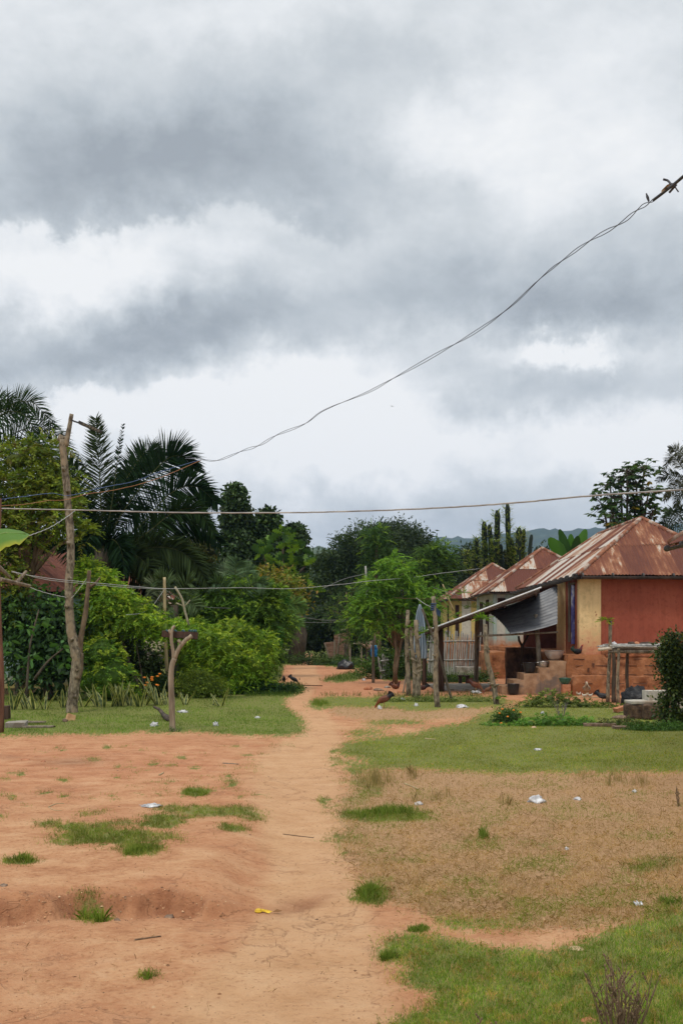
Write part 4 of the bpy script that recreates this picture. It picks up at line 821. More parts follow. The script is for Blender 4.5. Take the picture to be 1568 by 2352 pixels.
feather_tree('pale feathery tree beside the cactus stand with outreaching sprays', 1000, 1550, [(990,1270,26,16),(1012,1262,22,18),(975,1300,28,18),(1010,1300,28,20),(1030,1285,18,14),(960,1330,26,18),(1000,1340,26,20)], 14000, 63, [(.05, .11, .025), (.08, .16, .03), (.11, .19, .05)], [((985,1550),(1000,1290))], .09, Y=46, leaf=.12)
feather_tree('sparse feathery sapling left of the reed shelter', 795, 1520, [(775,1380,14,26),(795,1400,20,14),(815,1370,16,24),(770,1420,20,10),(750,1400,16,8),(830,1350,14,12),(800,1440,14,8)], 3200, 64, [(.04, .09, .025), (.07, .13, .04), (.10, .12, .04)], [((797,1525),(795,1360))], .05, Y=58, leaf=.13)
feather_tree('feathery sapling by the blue cloth with light leaf sprays', 840, 1540, [(830,1450,18,12),(815,1470,16,9),(850,1470,18,12)], 3000, 65, MG, [((845,1540),(835,1450))], .04, Y=46)
bush('leafy_plant', 'leafy undergrowth at the foot of the feathery trees', 860, [(860,1540,36,16),(900,1545,30,14),(935,1530,26,30),(880,1520,24,24),(950,1555,22,12)], 41, 5000, .12, MG, 66, tips=None, core=.6)
bush('low_bush', 'dark green herb patch where the footpath ends', 740, [(735,1528,34,10),(775,1524,40,12),(700,1515,30,8),(830,1532,30,8)], 57, 3600, .12, [(.04, .08, .02), (.07, .12, .03)], 67, tips=None, core=.6)
bush('low_bush', 'pale weedy bush left of the footpath end', 650, [(645,1518,22,9),(665,1512,22,7)], 60, 1800, .12, [(.04, .08, .02), (.07, .11, .03)], 68, tips=None, core=.6)
bush('leafy_plant', 'ground creeper along the foot of the bamboo fence', 1040, [(990,1560,34,7),(1040,1562,36,7),(1090,1560,34,8),(1120,1555,20,8)], 38.5, 3400, .08, MG, 69, tips=None, core=.5)
# right: vine pillar shrub
tree('climbing_shrub', 'glossy leaved shrub like a pillar at the right edge', (G(1540, 1668).x, G(1540, 1668).y, 0),
     blobpx([(1543,1480,16,18),(1536,1512,16,22),(1556,1520,17,26),(1544,1552,17,22),(1568,1560,12,24),(1552,1588,13,20),(1562,1652,15,14),(1530,1630,6,28)], 20.8), 7500, .075, [(.02, .045, .012), (.045, .08, .018), (.08, .12, .025)], .05, seed=71, lump=.25, shell=.15, core=.6, per=10, asp=.55, spread=1.0, cat='shrub', tips=(.14, .17, .03), mat=GLOSSLEAF, trunks=[(G(1528, 1668), P(1532, 1560, 20.8)), (G(1552, 1668), P(1552, 1560, 20.8))])
# herb patches on the right lawn
bush('weed_patch', 'bright green herb patch in front of the fallen stones', 1270, [(1215,1664,24,13),(1250,1660,26,17),(1290,1662,30,19),(1330,1668,28,13),(1190,1668,26,10),(1160,1672,26,9),(1345,1664,14,15),(1125,1668,24,7)], 21, 9000, .042, [(.08, .19, .03), (.13, .28, .045)], 72, tips=(.2, .42, .06), core=.5, spray=3, lump=.35)
bush('weed_patch', 'olive green weeds along the edge of the earth yard', 1280, [(1230,1614,26,12),(1262,1606,28,16),(1300,1612,24,15),(1340,1620,30,12),(1385,1626,30,11),(1205,1624,20,9),(1430,1630,26,9)], 26, 9000, .05, [(.08, .14, .025), (.15, .19, .04)], 73, tips=(.26, .34, .06), core=.4, spray=3, lump=.35)
bush('weed_patch', 'bright herbs beside the climbing shrub at the right edge', 1510, [(1500,1678,34,12),(1535,1676,30,14),(1460,1676,24,9),(1568,1682,20,14)], 20, 5000, .045, [(.06, .14, .03), (.09, .18, .04)], 74, tips=None, core=.5)
bush('weed_patch', 'reddish tipped weeds between the stone slabs and the herb patch', 1440, [(1440,1664,26,10),(1400,1660,22,6),(1475,1668,20,9)], 20.8, 2600, .045, [(.08, .14, .03), (.16, .15, .05)], 77, tips=None, core=.4, spray=3)
bush('weed_patch', 'low clover like weeds around the thin posts', 1000, [(960,1610,34,5),(1010,1612,40,6),(1060,1616,36,5),(900,1612,30,5),(1100,1610,26,5)], 28, 4600, .05, [(.09, .14, .03), (.15, .19, .05)], 75, tips=None, core=.3)
bm_ = bush('marigold_bush', 'small bush with orange flowers left of the herb patch', 1165, [(1165,1650,22,20),(1155,1664,22,14),(1180,1664,20,12)], 21.8, 2600, .055, [(.03, .07, .015), (.06, .12, .02)], 76, tips=None, core=.5)
mb = MB(); rs = random.Random(8)
for k in range(8):
    p = P(rs.uniform(1140, 1195), rs.uniform(1628, 1668), 21.3+rs.uniform(0, .2)); mb.cur = (.8, .24, .02); mb.lathe(p, [(0, .02), (.02, .015), (.028, 0), (.012, -.015)], 7)
mb.build('flower', VC, bm_)
# dead twig shrub near the camera
def twigs(name, label, base, n, h, spread, mat, seed, r=.004, sub=3):
    rs = random.Random(seed); base = Vector(base); mb = MB()
    for i in range(n):
        a = rs.uniform(0, 6.28); d = Vector((math.cos(a)*spread*rs.uniform(.3, 1), math.sin(a)*spread*rs.uniform(.3, 1), 1)); L_ = h*rs.uniform(.6, 1)
        b = base+Vector((math.cos(a)*.04, math.sin(a)*.04, -.01)); e = b+d.normalized()*L_; m = b.lerp(e, .5)+Vector((rs.uniform(-.02, .02), rs.uniform(-.02, .02), 0))
        mb.tube([b, m, e], [r, r*.8, r*.35], 5)
        for k in range(sub):
            f = rs.uniform(.35, .9); s = b.lerp(e, f); aa = rs.uniform(0, 6.28); q_ = s+Vector((math.cos(aa)*.5, math.sin(aa)*.5, rs.uniform(.5, 1))).normalized()*L_*rs.uniform(.12, .3); mb.tube([s, q_], [r*.6, r*.3], 4)
            for z in range(3): w_ = s.lerp(q_, rs.uniform(.3, 1)); mb.lathe(w_, [(0, .008), (.005, .004), (.005, -.002), (0, -.006)], 5)
    return tag(mb.build(name, mat, loc=base), label, 'shrub')
TW = M('dry_twig', (.10, .06, .035), (.22, .15, .09), 20, .9, .3)
twigs('twig_shrub', 'dead brown twiggy shrub in the lower right grass', G(1425, 2400), 34, .42, .42, TW, 3)
twigs('twig_shrub', 'thin dry weed stalks by the bottom edge of the lawn', G(1105, 2400), 7, .14, .6, TW, 5)
twigs('twig_shrub', 'short dead stalk at the right edge of the straw ground', G(1566, 1850), 6, .28, .3, TW, 6, .006)
twigs('twig_shrub', 'thin purple tipped weed above the herb patch', G(1290, 1650), 12, .45, .4, M('grey_twig', (.12, .1, .08), (.22, .2, .2), 20), 9, .005)
# ================================================================== houses
def roof_mat(off=.80):
    t = NT('rusty_corrugated_sheet'); a = t.n('ShaderNodeAttribute', attribute_name='Col'); sp = t.n('ShaderNodeSeparateColor'); t.l(a.outputs['Color'], sp.inputs[0])
    cmb = t.n('ShaderNodeCombineXYZ'); t.l(t.math('MULTIPLY', sp.outputs[0], 20), cmb.inputs[0]); t.l(t.math('MULTIPLY', sp.outputs[1], 20), cmb.inputs[1]); t.l(t.math('MULTIPLY', sp.outputs[2], 7), cmb.inputs[2])
    v = cmb.outputs[0]
    st = t.noise(4.5, 7, .6, v, (1.6, .32, 1)); bl = t.noise(1.3, 8, .65, v, (1, .8, 1)); fi = t.noise(22, 7, .65, v, (1.5, .4, 1))
    f = t.math('ADD', t.math('MULTIPLY', st, .9), t.math('MULTIPLY', bl, .7)); f = t.math('ADD', f, t.math('MULTIPLY', sp.outputs[2], .62)); f = t.math('ADD', f, t.math('MULTIPLY', fi, .3))
    k = t.math('SUBTRACT', f, off)
    c = t.ramp(k, [(.20, (.50, .46, .41)), (.30, (.46, .37, .29)), (.37, (.32, .15, .08)), (.49, (.19, .068, .036)), (.8, (.12, .04, .026))])
    c = t.mix(t.ramp(fi, [(.3, .5), (.5, 0.)]), c, (.10, .04, .025)); t.col(c); t.rough(.75); t.p.inputs['Metallic'].default_value = .05
    t.bump(fi, .25, .004); return t.m
ROOF = roof_mat(); ROOF2 = roof_mat(.66)
DROOF = M('dark_rust_sheet', (.075, .025, .018), (.19, .07, .04), 3, .85, .3, .005, 8, c3=(.13, .045, .03))
def slope(parent, A, B, R1, R2, seed, name='roof_slope', pitch=.105, amp=.014, mat=None):
    """corrugated slope: eave A->B, ridge R1 (above A side) -> R2 (above B side)"""
    A, B, R1, R2 = map(Vector, (A, B, R1, R2)); rs = np.random.default_rng(seed)
    L = (B-A).length; s = (B-A).normalized(); up = (R1-A)-s*(R1-A).dot(s); T = up.length; t = up.normalized(); nn = s.cross(t)
    if nn.z < 0: nn = -nn
    s1 = max((R1-A).dot(s), 1e-4); s2 = (R2-A).dot(s); m = int(L/(pitch/6)); S = np.linspace(0, L, m)
    H = T*np.minimum(1, np.minimum(S/s1, (L-S)/max(L-s2, 1e-4)))
    sheet = .80; sid = np.floor(S/sheet).astype(int); ns = sid.max()+2
    rows = max(1, int(round(T/1.75))); rh = T/rows; V = []; K = []; F_ = []
    for k in range(rows):
        jit = rs.normal(0, .025, ns)[sid]; jit2 = rs.normal(0, .025, ns)[sid]; rust = np.clip(rs.uniform(-.1, 1.1, ns), 0, 1)[sid]
        lo = np.full(m, k*rh)+(jit if k else jit*.6-.02); hi = np.minimum((k+1)*rh+.08, H); lo = np.minimum(lo, H)
        for r in range(4):
            q_ = lo+(hi-lo)*r/3; off = amp*np.sin(2*math.pi*S/pitch)+.006*(k+1)+.004*(sid % 2)+(.012 if r == 0 and k else 0)+rs.normal(0, .003, ns)[sid]
            pts = np.array(A)+S[:, None]*np.array(s)+q_[:, None]*np.array(t)+off[:, None]*np.array(nn)
            V.append(pts); K.append(np.stack([S/20, q_/20, rust], -1))
        b = (len(V)-4)*m
        for r in range(3):
            i = np.arange(m-1)+b+r*m; F_.append(np.stack([i, i+1, i+1+m, i+m], -1)[(hi[:-1] > lo[:-1]+.005) | (hi[1:] > lo[1:]+.005)])
    V = np.concatenate(V); K = np.concatenate(K); F_ = np.concatenate(F_)
    return np_obj(name, V, 4, mat or ROOF, parent, colr=K, idx=F_.reshape(-1))
RUSTCAP = M('rusty_cap', (.14, .05, .03), (.30, .13, .07), 6, .85, .5, .01, 8, c3=(.40, .33, .27))
def hip_roof(parent, x0, x1, y0, y1, ze, zr, seed, mat=None):
    w_ = (x1-x0)/2; xm = x0+w_; ya = y0+w_; yb = max(y1-w_, ya+.02); A = (x0, y0, ze); B = (x1, y0, ze); C = (x1, y1, ze); D_ = (x0, y1, ze); R1 = (xm, ya, zr); R2 = (xm, yb, zr)
    slope(parent, A, B, R1, R1, seed, mat=mat); slope(parent, D_, A, R2, R1, seed+1, mat=mat)
    slope(parent, B, C, R1, R2, seed+2, mat=mat); slope(parent, C, D_, R2, R2, seed+3, mat=mat)
    mb = MB()
    for a, b in ((A, R1), (B, R1), (C, R2), (D_, R2), (R1, R2)):
        a, b = Vector(a), Vector(b); n = 8; pts = [a.lerp(b, i/n)+Vector((0, 0, .02+random.uniform(-.008, .008))) for i in range(n+1)]; mb.tube(pts, .075, 8, .05)
    mb.build('ridge_cap', RUSTCAP, parent, smooth=True)
    mb = MB(); mb.box(((x0+x1)/2, (y0+y1)/2, ze-.05), (x1-x0-.3, y1-y0-.3, .03)); mb.build('ceiling_board', WOOD_D, parent)
    return R1, R2
def gutter(parent, pts, r=.095):
    mb = MB()
    for a, b in zip(pts[:-1], pts[1:]):
        a, b = Vector(a), Vector(b); d = (b-a).normalized(); s = d.cross(Vector((0, 0, 1))); n = max(2, int((b-a).length/.9)); k = 8
        for i in range(n):
            p0 = a.lerp(b, i/n); p1 = a.lerp(b, (i+1)/n+.01); rr_ = r*(1+.06*(i % 2)); vs = []
            for p in (p0, p1):
                for j in range(k+1):
                    q_ = math.pi*j/k; vs.append(p+s*math.cos(q_)*rr_-Vector((0, 0, 1))*math.sin(q_)*rr_)
                for j in range(k+1):
                    q_ = math.pi*j/k; vs.append(p+s*math.cos(q_)*rr_*.9-Vector((0, 0, 1))*math.sin(q_)*rr_*.9)
            m = 2*(k+1); fs = [(j, j+1, m+j+1, m+j) for j in range(k)]+[(k+1+j, k+2+j, m+k+2+j, m+k+1+j) for j in range(k)]+[(0, k+1, m+k+1, m), (k, 2*k+1, m+2*k+1, m+k)]
            mb.add(vs, fs); mb.tube([p0+d*.01, p0+d*.06], r*1.1, 9)
    return mb.build('gutter', GUTTER, parent)
def plaster(name, c1, c2, stain=(.42, .17, .07), zb=1.235, hs=.35, chips=(.55, .45, .33), chipl=.71):
    if name in MC: return MC[name]
    t = NT(name); sp = t.n('ShaderNodeSeparateXYZ'); t.l(t.tc.outputs['Object'], sp.inputs[0])
    a = t.noise(1.1, 8, .6); b = t.noise(7, 8, .6); c = t.ramp(a, [(.3, c1), (.7, c2)])
    c = t.mix(t.ramp(b, [(.32, .6), (.5, 0.)]), c, tuple(x*.72 for x in c1))
    run = t.noise(3, 6, .6, sc3=(3.5, 3.5, .25)); c = t.mix(t.ramp(run, [(.45, 0.), (.7, .28)]), c, tuple(x*.6 for x in c1))
    ch = t.noise(5.5, 6, .75); c = t.mix(t.ramp(ch, [(chipl, 0.), (chipl+.015, 1.)]), c, chips)
    hgt = t.math('DIVIDE', t.math('SUBTRACT', sp.outputs[2], zb), hs); f = t.math('SUBTRACT', t.math('ADD', 1.0, t.math('MULTIPLY', t.math('SUBTRACT', b, .5), 1.8)), hgt)
    c = t.mix(t.math('MULTIPLY', f, .9, clamp=True), c, stain)
    t.col(c); t.rough(.92); t.bump(t.math('ADD', b, t.math('MULTIPLY', ch, .5)), .35, .012); MC[name] = t.m; return t.m
RED = plaster('red_paint', (.27, .07, .042), (.35, .105, .06), chips=(.5, .32, .25), chipl=.71)
YEL = plaster('cream_paint', (.64, .46, .22), (.76, .57, .30), chips=(.30, .12, .06), chipl=.63, hs=.9, stain=(.50, .20, .11))
TUR = plaster('turquoise_paint', (.33, .42, .38), (.45, .52, .47), chips=(.4, .3, .2), zb=1.3)
WHT = plaster('cream_white_paint', (.52, .50, .42), (.64, .61, .52), chips=(.4, .3, .2), zb=1.3, hs=.5)
YEL3 = plaster('yellow_paint', (.56, .42, .14), (.68, .53, .2), chips=(.4, .3, .2), zb=1.3, hs=.4)
TURL = plaster('sea_green_paint', (.16, .28, .26), (.22, .36, .33), chips=(.4, .3, .2), zb=.9, hs=.4, stain=(.45, .33, .16))
DARKROOM = M('painted_room_dark', (.02, .012, .01), (.07, .03, .022), 3, .95, .4)  # near-black pane colour stands in for the unlit rooms behind the windows
SHUT = M('blue_shutter_paint', (.05, .05, .22), (.16, .16, .42), 7, .6, .3, c3=(.5, .5, .55))
def roughbox(name, lo, hi, mat, parent=None, sub=.14, amp=.025, seed=1, loc=None):
    """box of worn earth or concrete: surface lumps, rounded wandering edges"""
    lo = np.array(lo, float); hi = np.array(hi, float); V = []; F_ = []; off = 0; cen = (lo+hi)/2
    for ax in range(3):
        u_, v_ = [i for i in range(3) if i != ax]
        nu = max(2, min(90, int((hi[u_]-lo[u_])/sub)+1)); nv = max(2, min(60, int((hi[v_]-lo[v_])/sub)+1))
        for side in (lo[ax], hi[ax]):
            A_, B_ = np.meshgrid(np.linspace(lo[u_], hi[u_], nu+1), np.linspace(lo[v_], hi[v_], nv+1), indexing='ij')
            p = np.zeros(A_.shape+(3,)); p[..., u_] = A_; p[..., v_] = B_; p[..., ax] = side; p = p.reshape(-1, 3)
            ii = np.arange((nu+1)*(nv+1)).reshape(nu+1, nv+1)
            F_.append(np.stack([ii[:-1, :-1], ii[1:, :-1], ii[1:, 1:], ii[:-1, 1:]], -1).reshape(-1, 4)+off); off += len(p); V.append(p)
    V = np.concatenate(V); d = np.stack([fbm(V[:, (k+1) % 3]*2.7+V[:, k]*1.9+seed*3+50, V[:, (k+2) % 3]*2.7+seed+V[:, k]*.7+50, seed+k, 4)-.5 for k in range(3)], -1)
    edge = (np.isclose(V, lo) | np.isclose(V, hi)).sum(1)
    V = V+d*amp*2*np.array([1, 1, .8]); V = np.where((edge > 1)[:, None], V+(cen-V)/np.linalg.norm(cen-V, axis=1, keepdims=True)*amp*.6, V)
    return np_obj(name, V, 4, mat, parent, loc, idx=np.concatenate(F_).reshape(-1), smooth=False)
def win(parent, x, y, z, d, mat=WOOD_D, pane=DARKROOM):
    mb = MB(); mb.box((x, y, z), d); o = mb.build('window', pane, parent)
    fr = MB(); w_ = max(d[0], d[1]); ax = 0 if d[0] > d[1] else 1; t_ = .05; th = (min(d[0], d[1])+.03)
    for sg in (-1, 1):
        c = [x, y, z]; c[ax] += sg*w_/2; dd = [th, th, d[2]]; dd[ax] = t_; fr.box(c, dd)
        c = [x, y, z+sg*(d[2]/2+t_/2)]; dd = [th, th, t_]; dd[ax] = w_+t_; fr.box(c, dd)
    f = fr.build('frame', mat, o); return o
# ---- red house
h1 = empty('red_house', (10, 36.4, 0), 'red and cream house with a rusty hipped tin roof on a raised mud plinth', 'house', 'tin roofed houses in a row on the right')
ze, zr = 3.71, 5.76
hip_roof(h1, 7.3, 12.9, 31, 42, ze, zr, 11)
gutter(h1, [(7.24, 42, 3.54), (7.22, 31.2, 3.66), (7.4, 30.93, 3.67), (13, 30.93, 3.64)])
mb = MB()
mb.box((10.36, 31.475, 2.43), (4.48, .15, 2.42)); mb.box((12.6, 33.1, 2.43), (.15, 3.1, 2.42)); mb.box((10, 34.75, 2.43), (5, .1, 2.42))
mb.box((7.575, 31.9, 2.43), (.15, .6, 2.42)); mb.box((7.575, 33.28, 2.43), (.15, .56, 2.42)); mb.box((7.575, 32.6, 1.38), (.148, .8, .3)); mb.box((7.575, 32.6, 3.56), (.148, .8, .16))
mb.build('wall', RED, h1)
for c_, d_ in (((7.77, 31.47, 2.43), (.68, .26, 2.42)), ((7.56, 34.18, 2.43), (.2, 1.24, 2.42))): mb = MB(); mb.box(c_, d_); mb.build('pilaster', YEL, h1)
mb = MB(); mb.box((9.4, 38.3, 2.43), (.12, 7, 2.42)); mb.box((8.45, 41.6, 2.43), (1.8, .12, 2.42)); mb.build('verandah_wall', M('shade_darkened_red', (.09, .03, .02), (.15, .05, .035), 3), h1)  # red wall with the low light of the recess darkened into its colour
mb = MB(); mb.box((7.46, 32.34, 2.5), (.03, .26, 1.9), rz=.1); sh = mb.build('shutter', SHUT, h1); sh['label'] = 'blue purple shutter'
mb = MB(); mb.box((7.485, 32.97, 2.6), (.06, .06, 1.98)); mb.box((7.48, 32.6, 3.5), (.08, .86, .05)); mb.build('window_frame', WOOD_W, h1)
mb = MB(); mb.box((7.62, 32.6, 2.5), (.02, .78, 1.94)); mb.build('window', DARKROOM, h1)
roughbox('plinth', (6.95, 30.9, -.1), (12.9, 41.9, 1.235), MUD, h1, .11, .06, 3)
roughbox('plinth_ledge', (7.0, 30.55, -.1), (12.9, 30.95, .60), MUD, h1, .10, .085, 5)
roughbox('brick_course', (8.1, 30.86, 1.18), (12.9, 31.38, 1.36), M('broken_brick', (.18, .07, .035), (.42, .17, .08), 6, .95, .9, .03, 9), h1, .09, .05, 6)
mb = MB()
for z in (.36, .62, .9, 1.1):
    x = 7.3+random.uniform(0, .3)
    while x < 12.8:
        mb.box((x, 30.90 if z > .6 else 30.53, z), (random.uniform(.2, .5), .02, .02), jit=.006); x += random.uniform(.5, 1.1)
for x in (8.25, 7.6, 7.75, 9.9): mb.box((x, 30.885, random.uniform(.7, .95)), (.06, .05, random.uniform(.06, .14)), jit=.01)
mb.build('plinth_joint', M('dark_joint', (.08, .035, .02), (.14, .06, .035), 9), h1)
# steps
st = empty('stairs', (6.0, 31.5, 0), 'worn concrete steps climbing to the plinth of the red house', 'stairs')
for k, (xa, xb, z) in enumerate([(4.95, 5.31, .26), (5.31, 5.63, .45), (5.63, 6.12, .65), (6.12, 6.44, .84), (6.44, 6.96, 1.04)]):
    roughbox('step', (xa, 31.0+.01*k, -.1), (xb+.03, 32.3, z), M('muddy_concrete', (.24, .13, .07), (.40, .25, .15), 4, .95, .8, .02, 8, c3=(.18, .13, .10)), st, .1, .018, 20+k)
sw = tag(roughbox('sooty_wall', (5.75, 35, -.1), (6.93, 35.3, 1.40), M('sooty_brick', (.025, .018, .015), (.12, .07, .05), 4, .95, .8, .02, 8, c3=(.2, .11, .07)), None, .1, .03, 31, loc=(6.3, 35.1, 0)), 'soot blackened low wall under the lean-to roof', 'wall')
# ---- turquoise house
h2 = empty('turquoise_house', (9.5, 47, 0), 'pale turquoise and white house, middle one of the right hand row', 'house', 'tin roofed houses in a row on the right')
hip_roof(h2, 6.5, 12.4, 44.2, 50.4, 3.71, 5.84, 31, ROOF2); gutter(h2, [(6.42, 50.4, 3.6), (6.42, 44.15, 3.63), (12.4, 44.12, 3.6)], .06)
mb = MB(); mb.box((9.6, 44.6, 2.45), (5.4, .15, 2.4)); mb.box((6.87, 47.4, 2.45), (.15, 5.5, 2.4)); mb.box((12.2, 47.4, 2.45), (.15, 5.5, 2.4)); mb.build('wall', WHT, h2)
for c_, d_ in (((7.55, 44.53, 2.45), (.55, .1, 2.4)), ((6.82, 44.62, 2.45), (.14, .3, 2.4)), ((6.81, 49.9, 2.45), (.1, .5, 2.4))): mb = MB(); mb.box(c_, d_); mb.build('pilaster', TUR, h2)
roughbox('plinth', (6.3, 44.1, -.1), (12.6, 50.2, 1.28), MUD, h2, .2, .04, 33)
win(h2, 7.1, 44.5, 3.0, (.28, .04, .75)); win(h2, 9.3, 44.5, 2.8, (.5, .04, 1)); win(h2, 6.78, 46.6, 2.6, (.04, .7, 1.5)); win(h2, 6.78, 48.6, 2.35, (.04, .8, 1.9))
# ---- yellow house
h3 = empty('yellow_house', (8.6, 57, 0), 'yellow house, farthest of the right hand row', 'house', 'tin roofed houses in a row on the right')
hip_roof(h3, 5.7, 11.4, 53.9, 60.7, 3.71, 5.73, 41, ROOF2); gutter(h3, [(5.62, 60.7, 3.6), (5.62, 53.85, 3.62), (11.4, 53.82, 3.6)], .05)
mb = MB(); mb.box((8.6, 54.3, 2.45), (5.2, .15, 2.4)); mb.box((6.07, 57.5, 2.45), (.15, 6.2, 2.4)); mb.box((11.1, 57.5, 2.45), (.15, 6.2, 2.4)); mb.build('wall', YEL3, h3)
mb = MB(); mb.box((6.75, 54.24, 2.45), (.5, .1, 2.4)); mb.build('pilaster', WHT, h3)
win(h3, 6.25, 54.2, 2.5, (.16, .04, 1.6)); win(h3, 5.98, 56.2, 2.5, (.04, .4, 1.7)); win(h3, 7.6, 54.2, 2.6, (.5, .04, 1.3))
roughbox('plinth', (5.5, 53.8, -.1), (11.6, 60.5, 1.28), MUD, h3, .25, .04, 43)
# ---- house just outside the right edge
h4 = empty('red_house', (9.6, 14.5, 0), 'nearest house on the right of which only a roof corner shows at the edge', 'house')
hip_roof(h4, 6.5, 12.5, 9, 19.9, 3.71, 5.9, 51); gutter(h4, [(6.45, 19.9, 3.62), (6.43, 9, 3.64)], .06)
mb = MB(); mb.box((7.1, 14.5, 2.4), (.15, 10, 2.5)); mb.box((9.6, 19.45, 2.4), (4.9, .15, 2.5)); mb.box((9.6, 9.5, 2.4), (4.9, .15, 2.5)); mb.box((12.1, 14.5, 2.4), (.15, 10, 2.5)); mb.build('wall', RED, h4)
roughbox('plinth', (7.0, 9.3, -.1), (12.3, 19.5, 1.2), MUD, h4, .3, .04, 53)
# ---- left houses
hl = empty('sea_green_house', (-12.4, 39.5, 0), 'sea green house with a rusty red roof hidden by vines on the left', 'house')
hip_roof(hl, -15.2, -9.6, 31, 48, 3.3, 5.5, 61, DROOF)
mb = MB(); mb.box((-10, 39.5, 2.1), (.15, 16.2, 2.4)); mb.box((-12.4, 31.4, 2.1), (4.7, .15, 2.4)); mb.box((-12.4, 47.6, 2.1), (4.7, .15, 2.4)); mb.build('wall', TURL, hl)
for y in (33.5, 36.5, 41, 45): win(hl, -9.9, y, 2.2, (.05, .9, 1.2))
roughbox('plinth', (-14.9, 31.2, -.1), (-9.8, 47.8, .9), M('cream_brown_plinth', (.30, .2, .1), (.45, .33, .18), 3, .95, .5), hl, .3, .04, 63)
hm = empty('cream_house', (-12.4, 57, 0), 'cream house glimpsed through the dark gap in the vines', 'house')
hip_roof(hm, -15.2, -9.0, 52, 62, 3.3, 5.4, 71)
mb = MB(); mb.box((-9.5, 57, 2.1), (.15, 9.4, 2.6)); mb.box((-12.2, 52.4, 2.1), (5.2, .15, 2.6)); mb.build('wall', plaster('plain_cream_paint', (.58, .50, .34), (.7, .62, .44), zb=.1, hs=.2), hm); win(hm, -9.4, 54.5, 2.2, (.05, .9, 1.6))
roughbox('plinth', (-14.9, 52.2, -.1), (-9.3, 61.8, .9), CONC, hm, .4, .04, 73)
hn = empty('turquoise_house', (-9.6, 27.5, 0), 'low turquoise and cream outbuilding behind the large leaved shrub at the far left', 'house')
mb = MB(); mb.box((-10.2, 31.0, 1.0), (4.2, .15, 1.6)); mb.build('wall', plaster('pale_blue_paint', (.30, .42, .42), (.4, .5, .48), stain=(.55, .42, .15), zb=.3, hs=.35), hn)
# ================================================================== lean-to shed
sh = empty('lean_to_shed', (4.5, 32.5, 0), 'open lean-to shed with sloping tin roof beside the red house', 'shed')
def bil(a, b, c, d, s, t): return a.lerp(b, s).lerp(d.lerp(c, s), t)
# slab roof, ribs running down to the left
a = P(975, 1450, 31); b = P(1238, 1352, 31); c = P(1238, 1366, 35.5); d = P(975, 1450, 35.5); d.z = a.z+.02
n1, n2 = 10, 130; vs = []; fs = []
for j in range(n2+1):
    for i in range(n1+1):
        p = bil(a, b, c, d, i/n1, j/n2); p.z += .012*math.sin(j/n2*4.5/.105*6.283)+.03*math.sin(i*1.3)*.3; vs.append(p)
for j in range(n2):
    for i in range(n1): k = j*(n1+1)+i; fs.append((k, k+1, k+n1+2, k+n1+1))
mb = MB(); mb.add(vs, fs); mb.build('roof_sheet', M('bright_tin', (.32, .32, .33), (.6, .6, .6), 4, .5, .2, metal=.3, c3=(.25, .14, .09)), sh)
mb = MB(); mb.tube([a+Vector((0, .05, -.07)), b+Vector((0, .05, -.09))], .05, 7, .1); mb.tube([d+Vector((0, -.1, -.07)), c+Vector((0, -.1, -.09))], .05, 7, .1)
for s in (.12, .4, .7, .97): mb.tube([a.lerp(b, s)+Vector((0, 0, -.13)), d.lerp(c, s)+Vector((0, 0, -.13))], .04, 6, .1)
mb.build('rafter', WOOD_D, sh, smooth=True)
# hanging corrugated panel
a = P(1122, 1407, 34.3); b = P(1279, 1343, 34.3); c = P(1279, 1432, 31.3); d = P(1172, 1456, 31.3)
n1, n2 = 24, 160; vs = []; fs = []; nv = (b-a).cross(d-a).normalized()
for j in range(n2+1):
    t_ = j/n2
    for i in range(n1+1):
        s = i/n1; s0 = -.02+.10*math.sin(t_*3.1)*-1*.25; e0 = s+(1-s)*(.03*math.sin(t_*math.pi))
        p = bil(a, b, c, d, e0, t_); p += nv*(.035*math.sin(t_*12*6.283))+nv*.05*math.sin(s*3); vs.append(p)
for j in range(n2):
    for i in range(n1): k = j*(n1+1)+i; fs.append((k, k+1, k+n1+2, k+n1+1))
mb = MB(); mb.add(vs, fs); o = mb.build('hanging_roof_sheet', GALV, sh); o['label'] = 'dark grey corrugated sheet hanging from the eave of the red house'
mb = MB(); mb.tube([P(985, 1446, 30.93), P(1080, 1410.5, 30.93), P(1242, 1349, 30.93)], .026, 6); mb.build('sheet_edge', M('white_tin', (.45,.46,.47), (.72,.73,.74), 3, .5, .1), sh)
def post(pa, pb, r0, r1, mat, parent=None, name='post', n=7, wob=.12, bend=.0, label=None, cat='post', group=None, k=9, nub=0):
    a, b = Vector(pa), Vector(pb); pts = []; rs = random.Random(int(a.x*1000+b.z*77)); s1 = rs.uniform(-1, 1)
    for i in range(n+1):
        f = i/n; p = a.lerp(b, f); p += Vector((math.sin(f*4+s1*3), math.cos(f*3), 0))*bend*math.sin(f*math.pi); pts.append(p)
    mb = MB(); mb.tube(pts, [r0+(r1-r0)*i/n for i in range(n+1)], k, wob)
    for i in range(nub):
        f = rs.uniform(.25, .95); p = a.lerp(b, f); q_ = Vector((rs.uniform(-1, 1), rs.uniform(-1, 0), rs.uniform(.2, 1))).normalized()
        mb.tube([p, p+q_*r0*2.4], [r0*.5, r0*.25], 6, .1)
    o = mb.build(name, mat, parent, loc=None if parent else a, smooth=True)
    if label: tag(o, label, cat, group)
    return o
def GP(px, py, sink=.1):
    p = G(px, py); p.z -= sink; return p
def PW(px, py, ref): return P(px, py, ref.y)
def gpost(bx, by, tx, ty, r0, r1, mat, **k):
    a = GP(bx, by); b = P(tx, ty, a.y); return post(a, b, r0, r1, mat, **k)
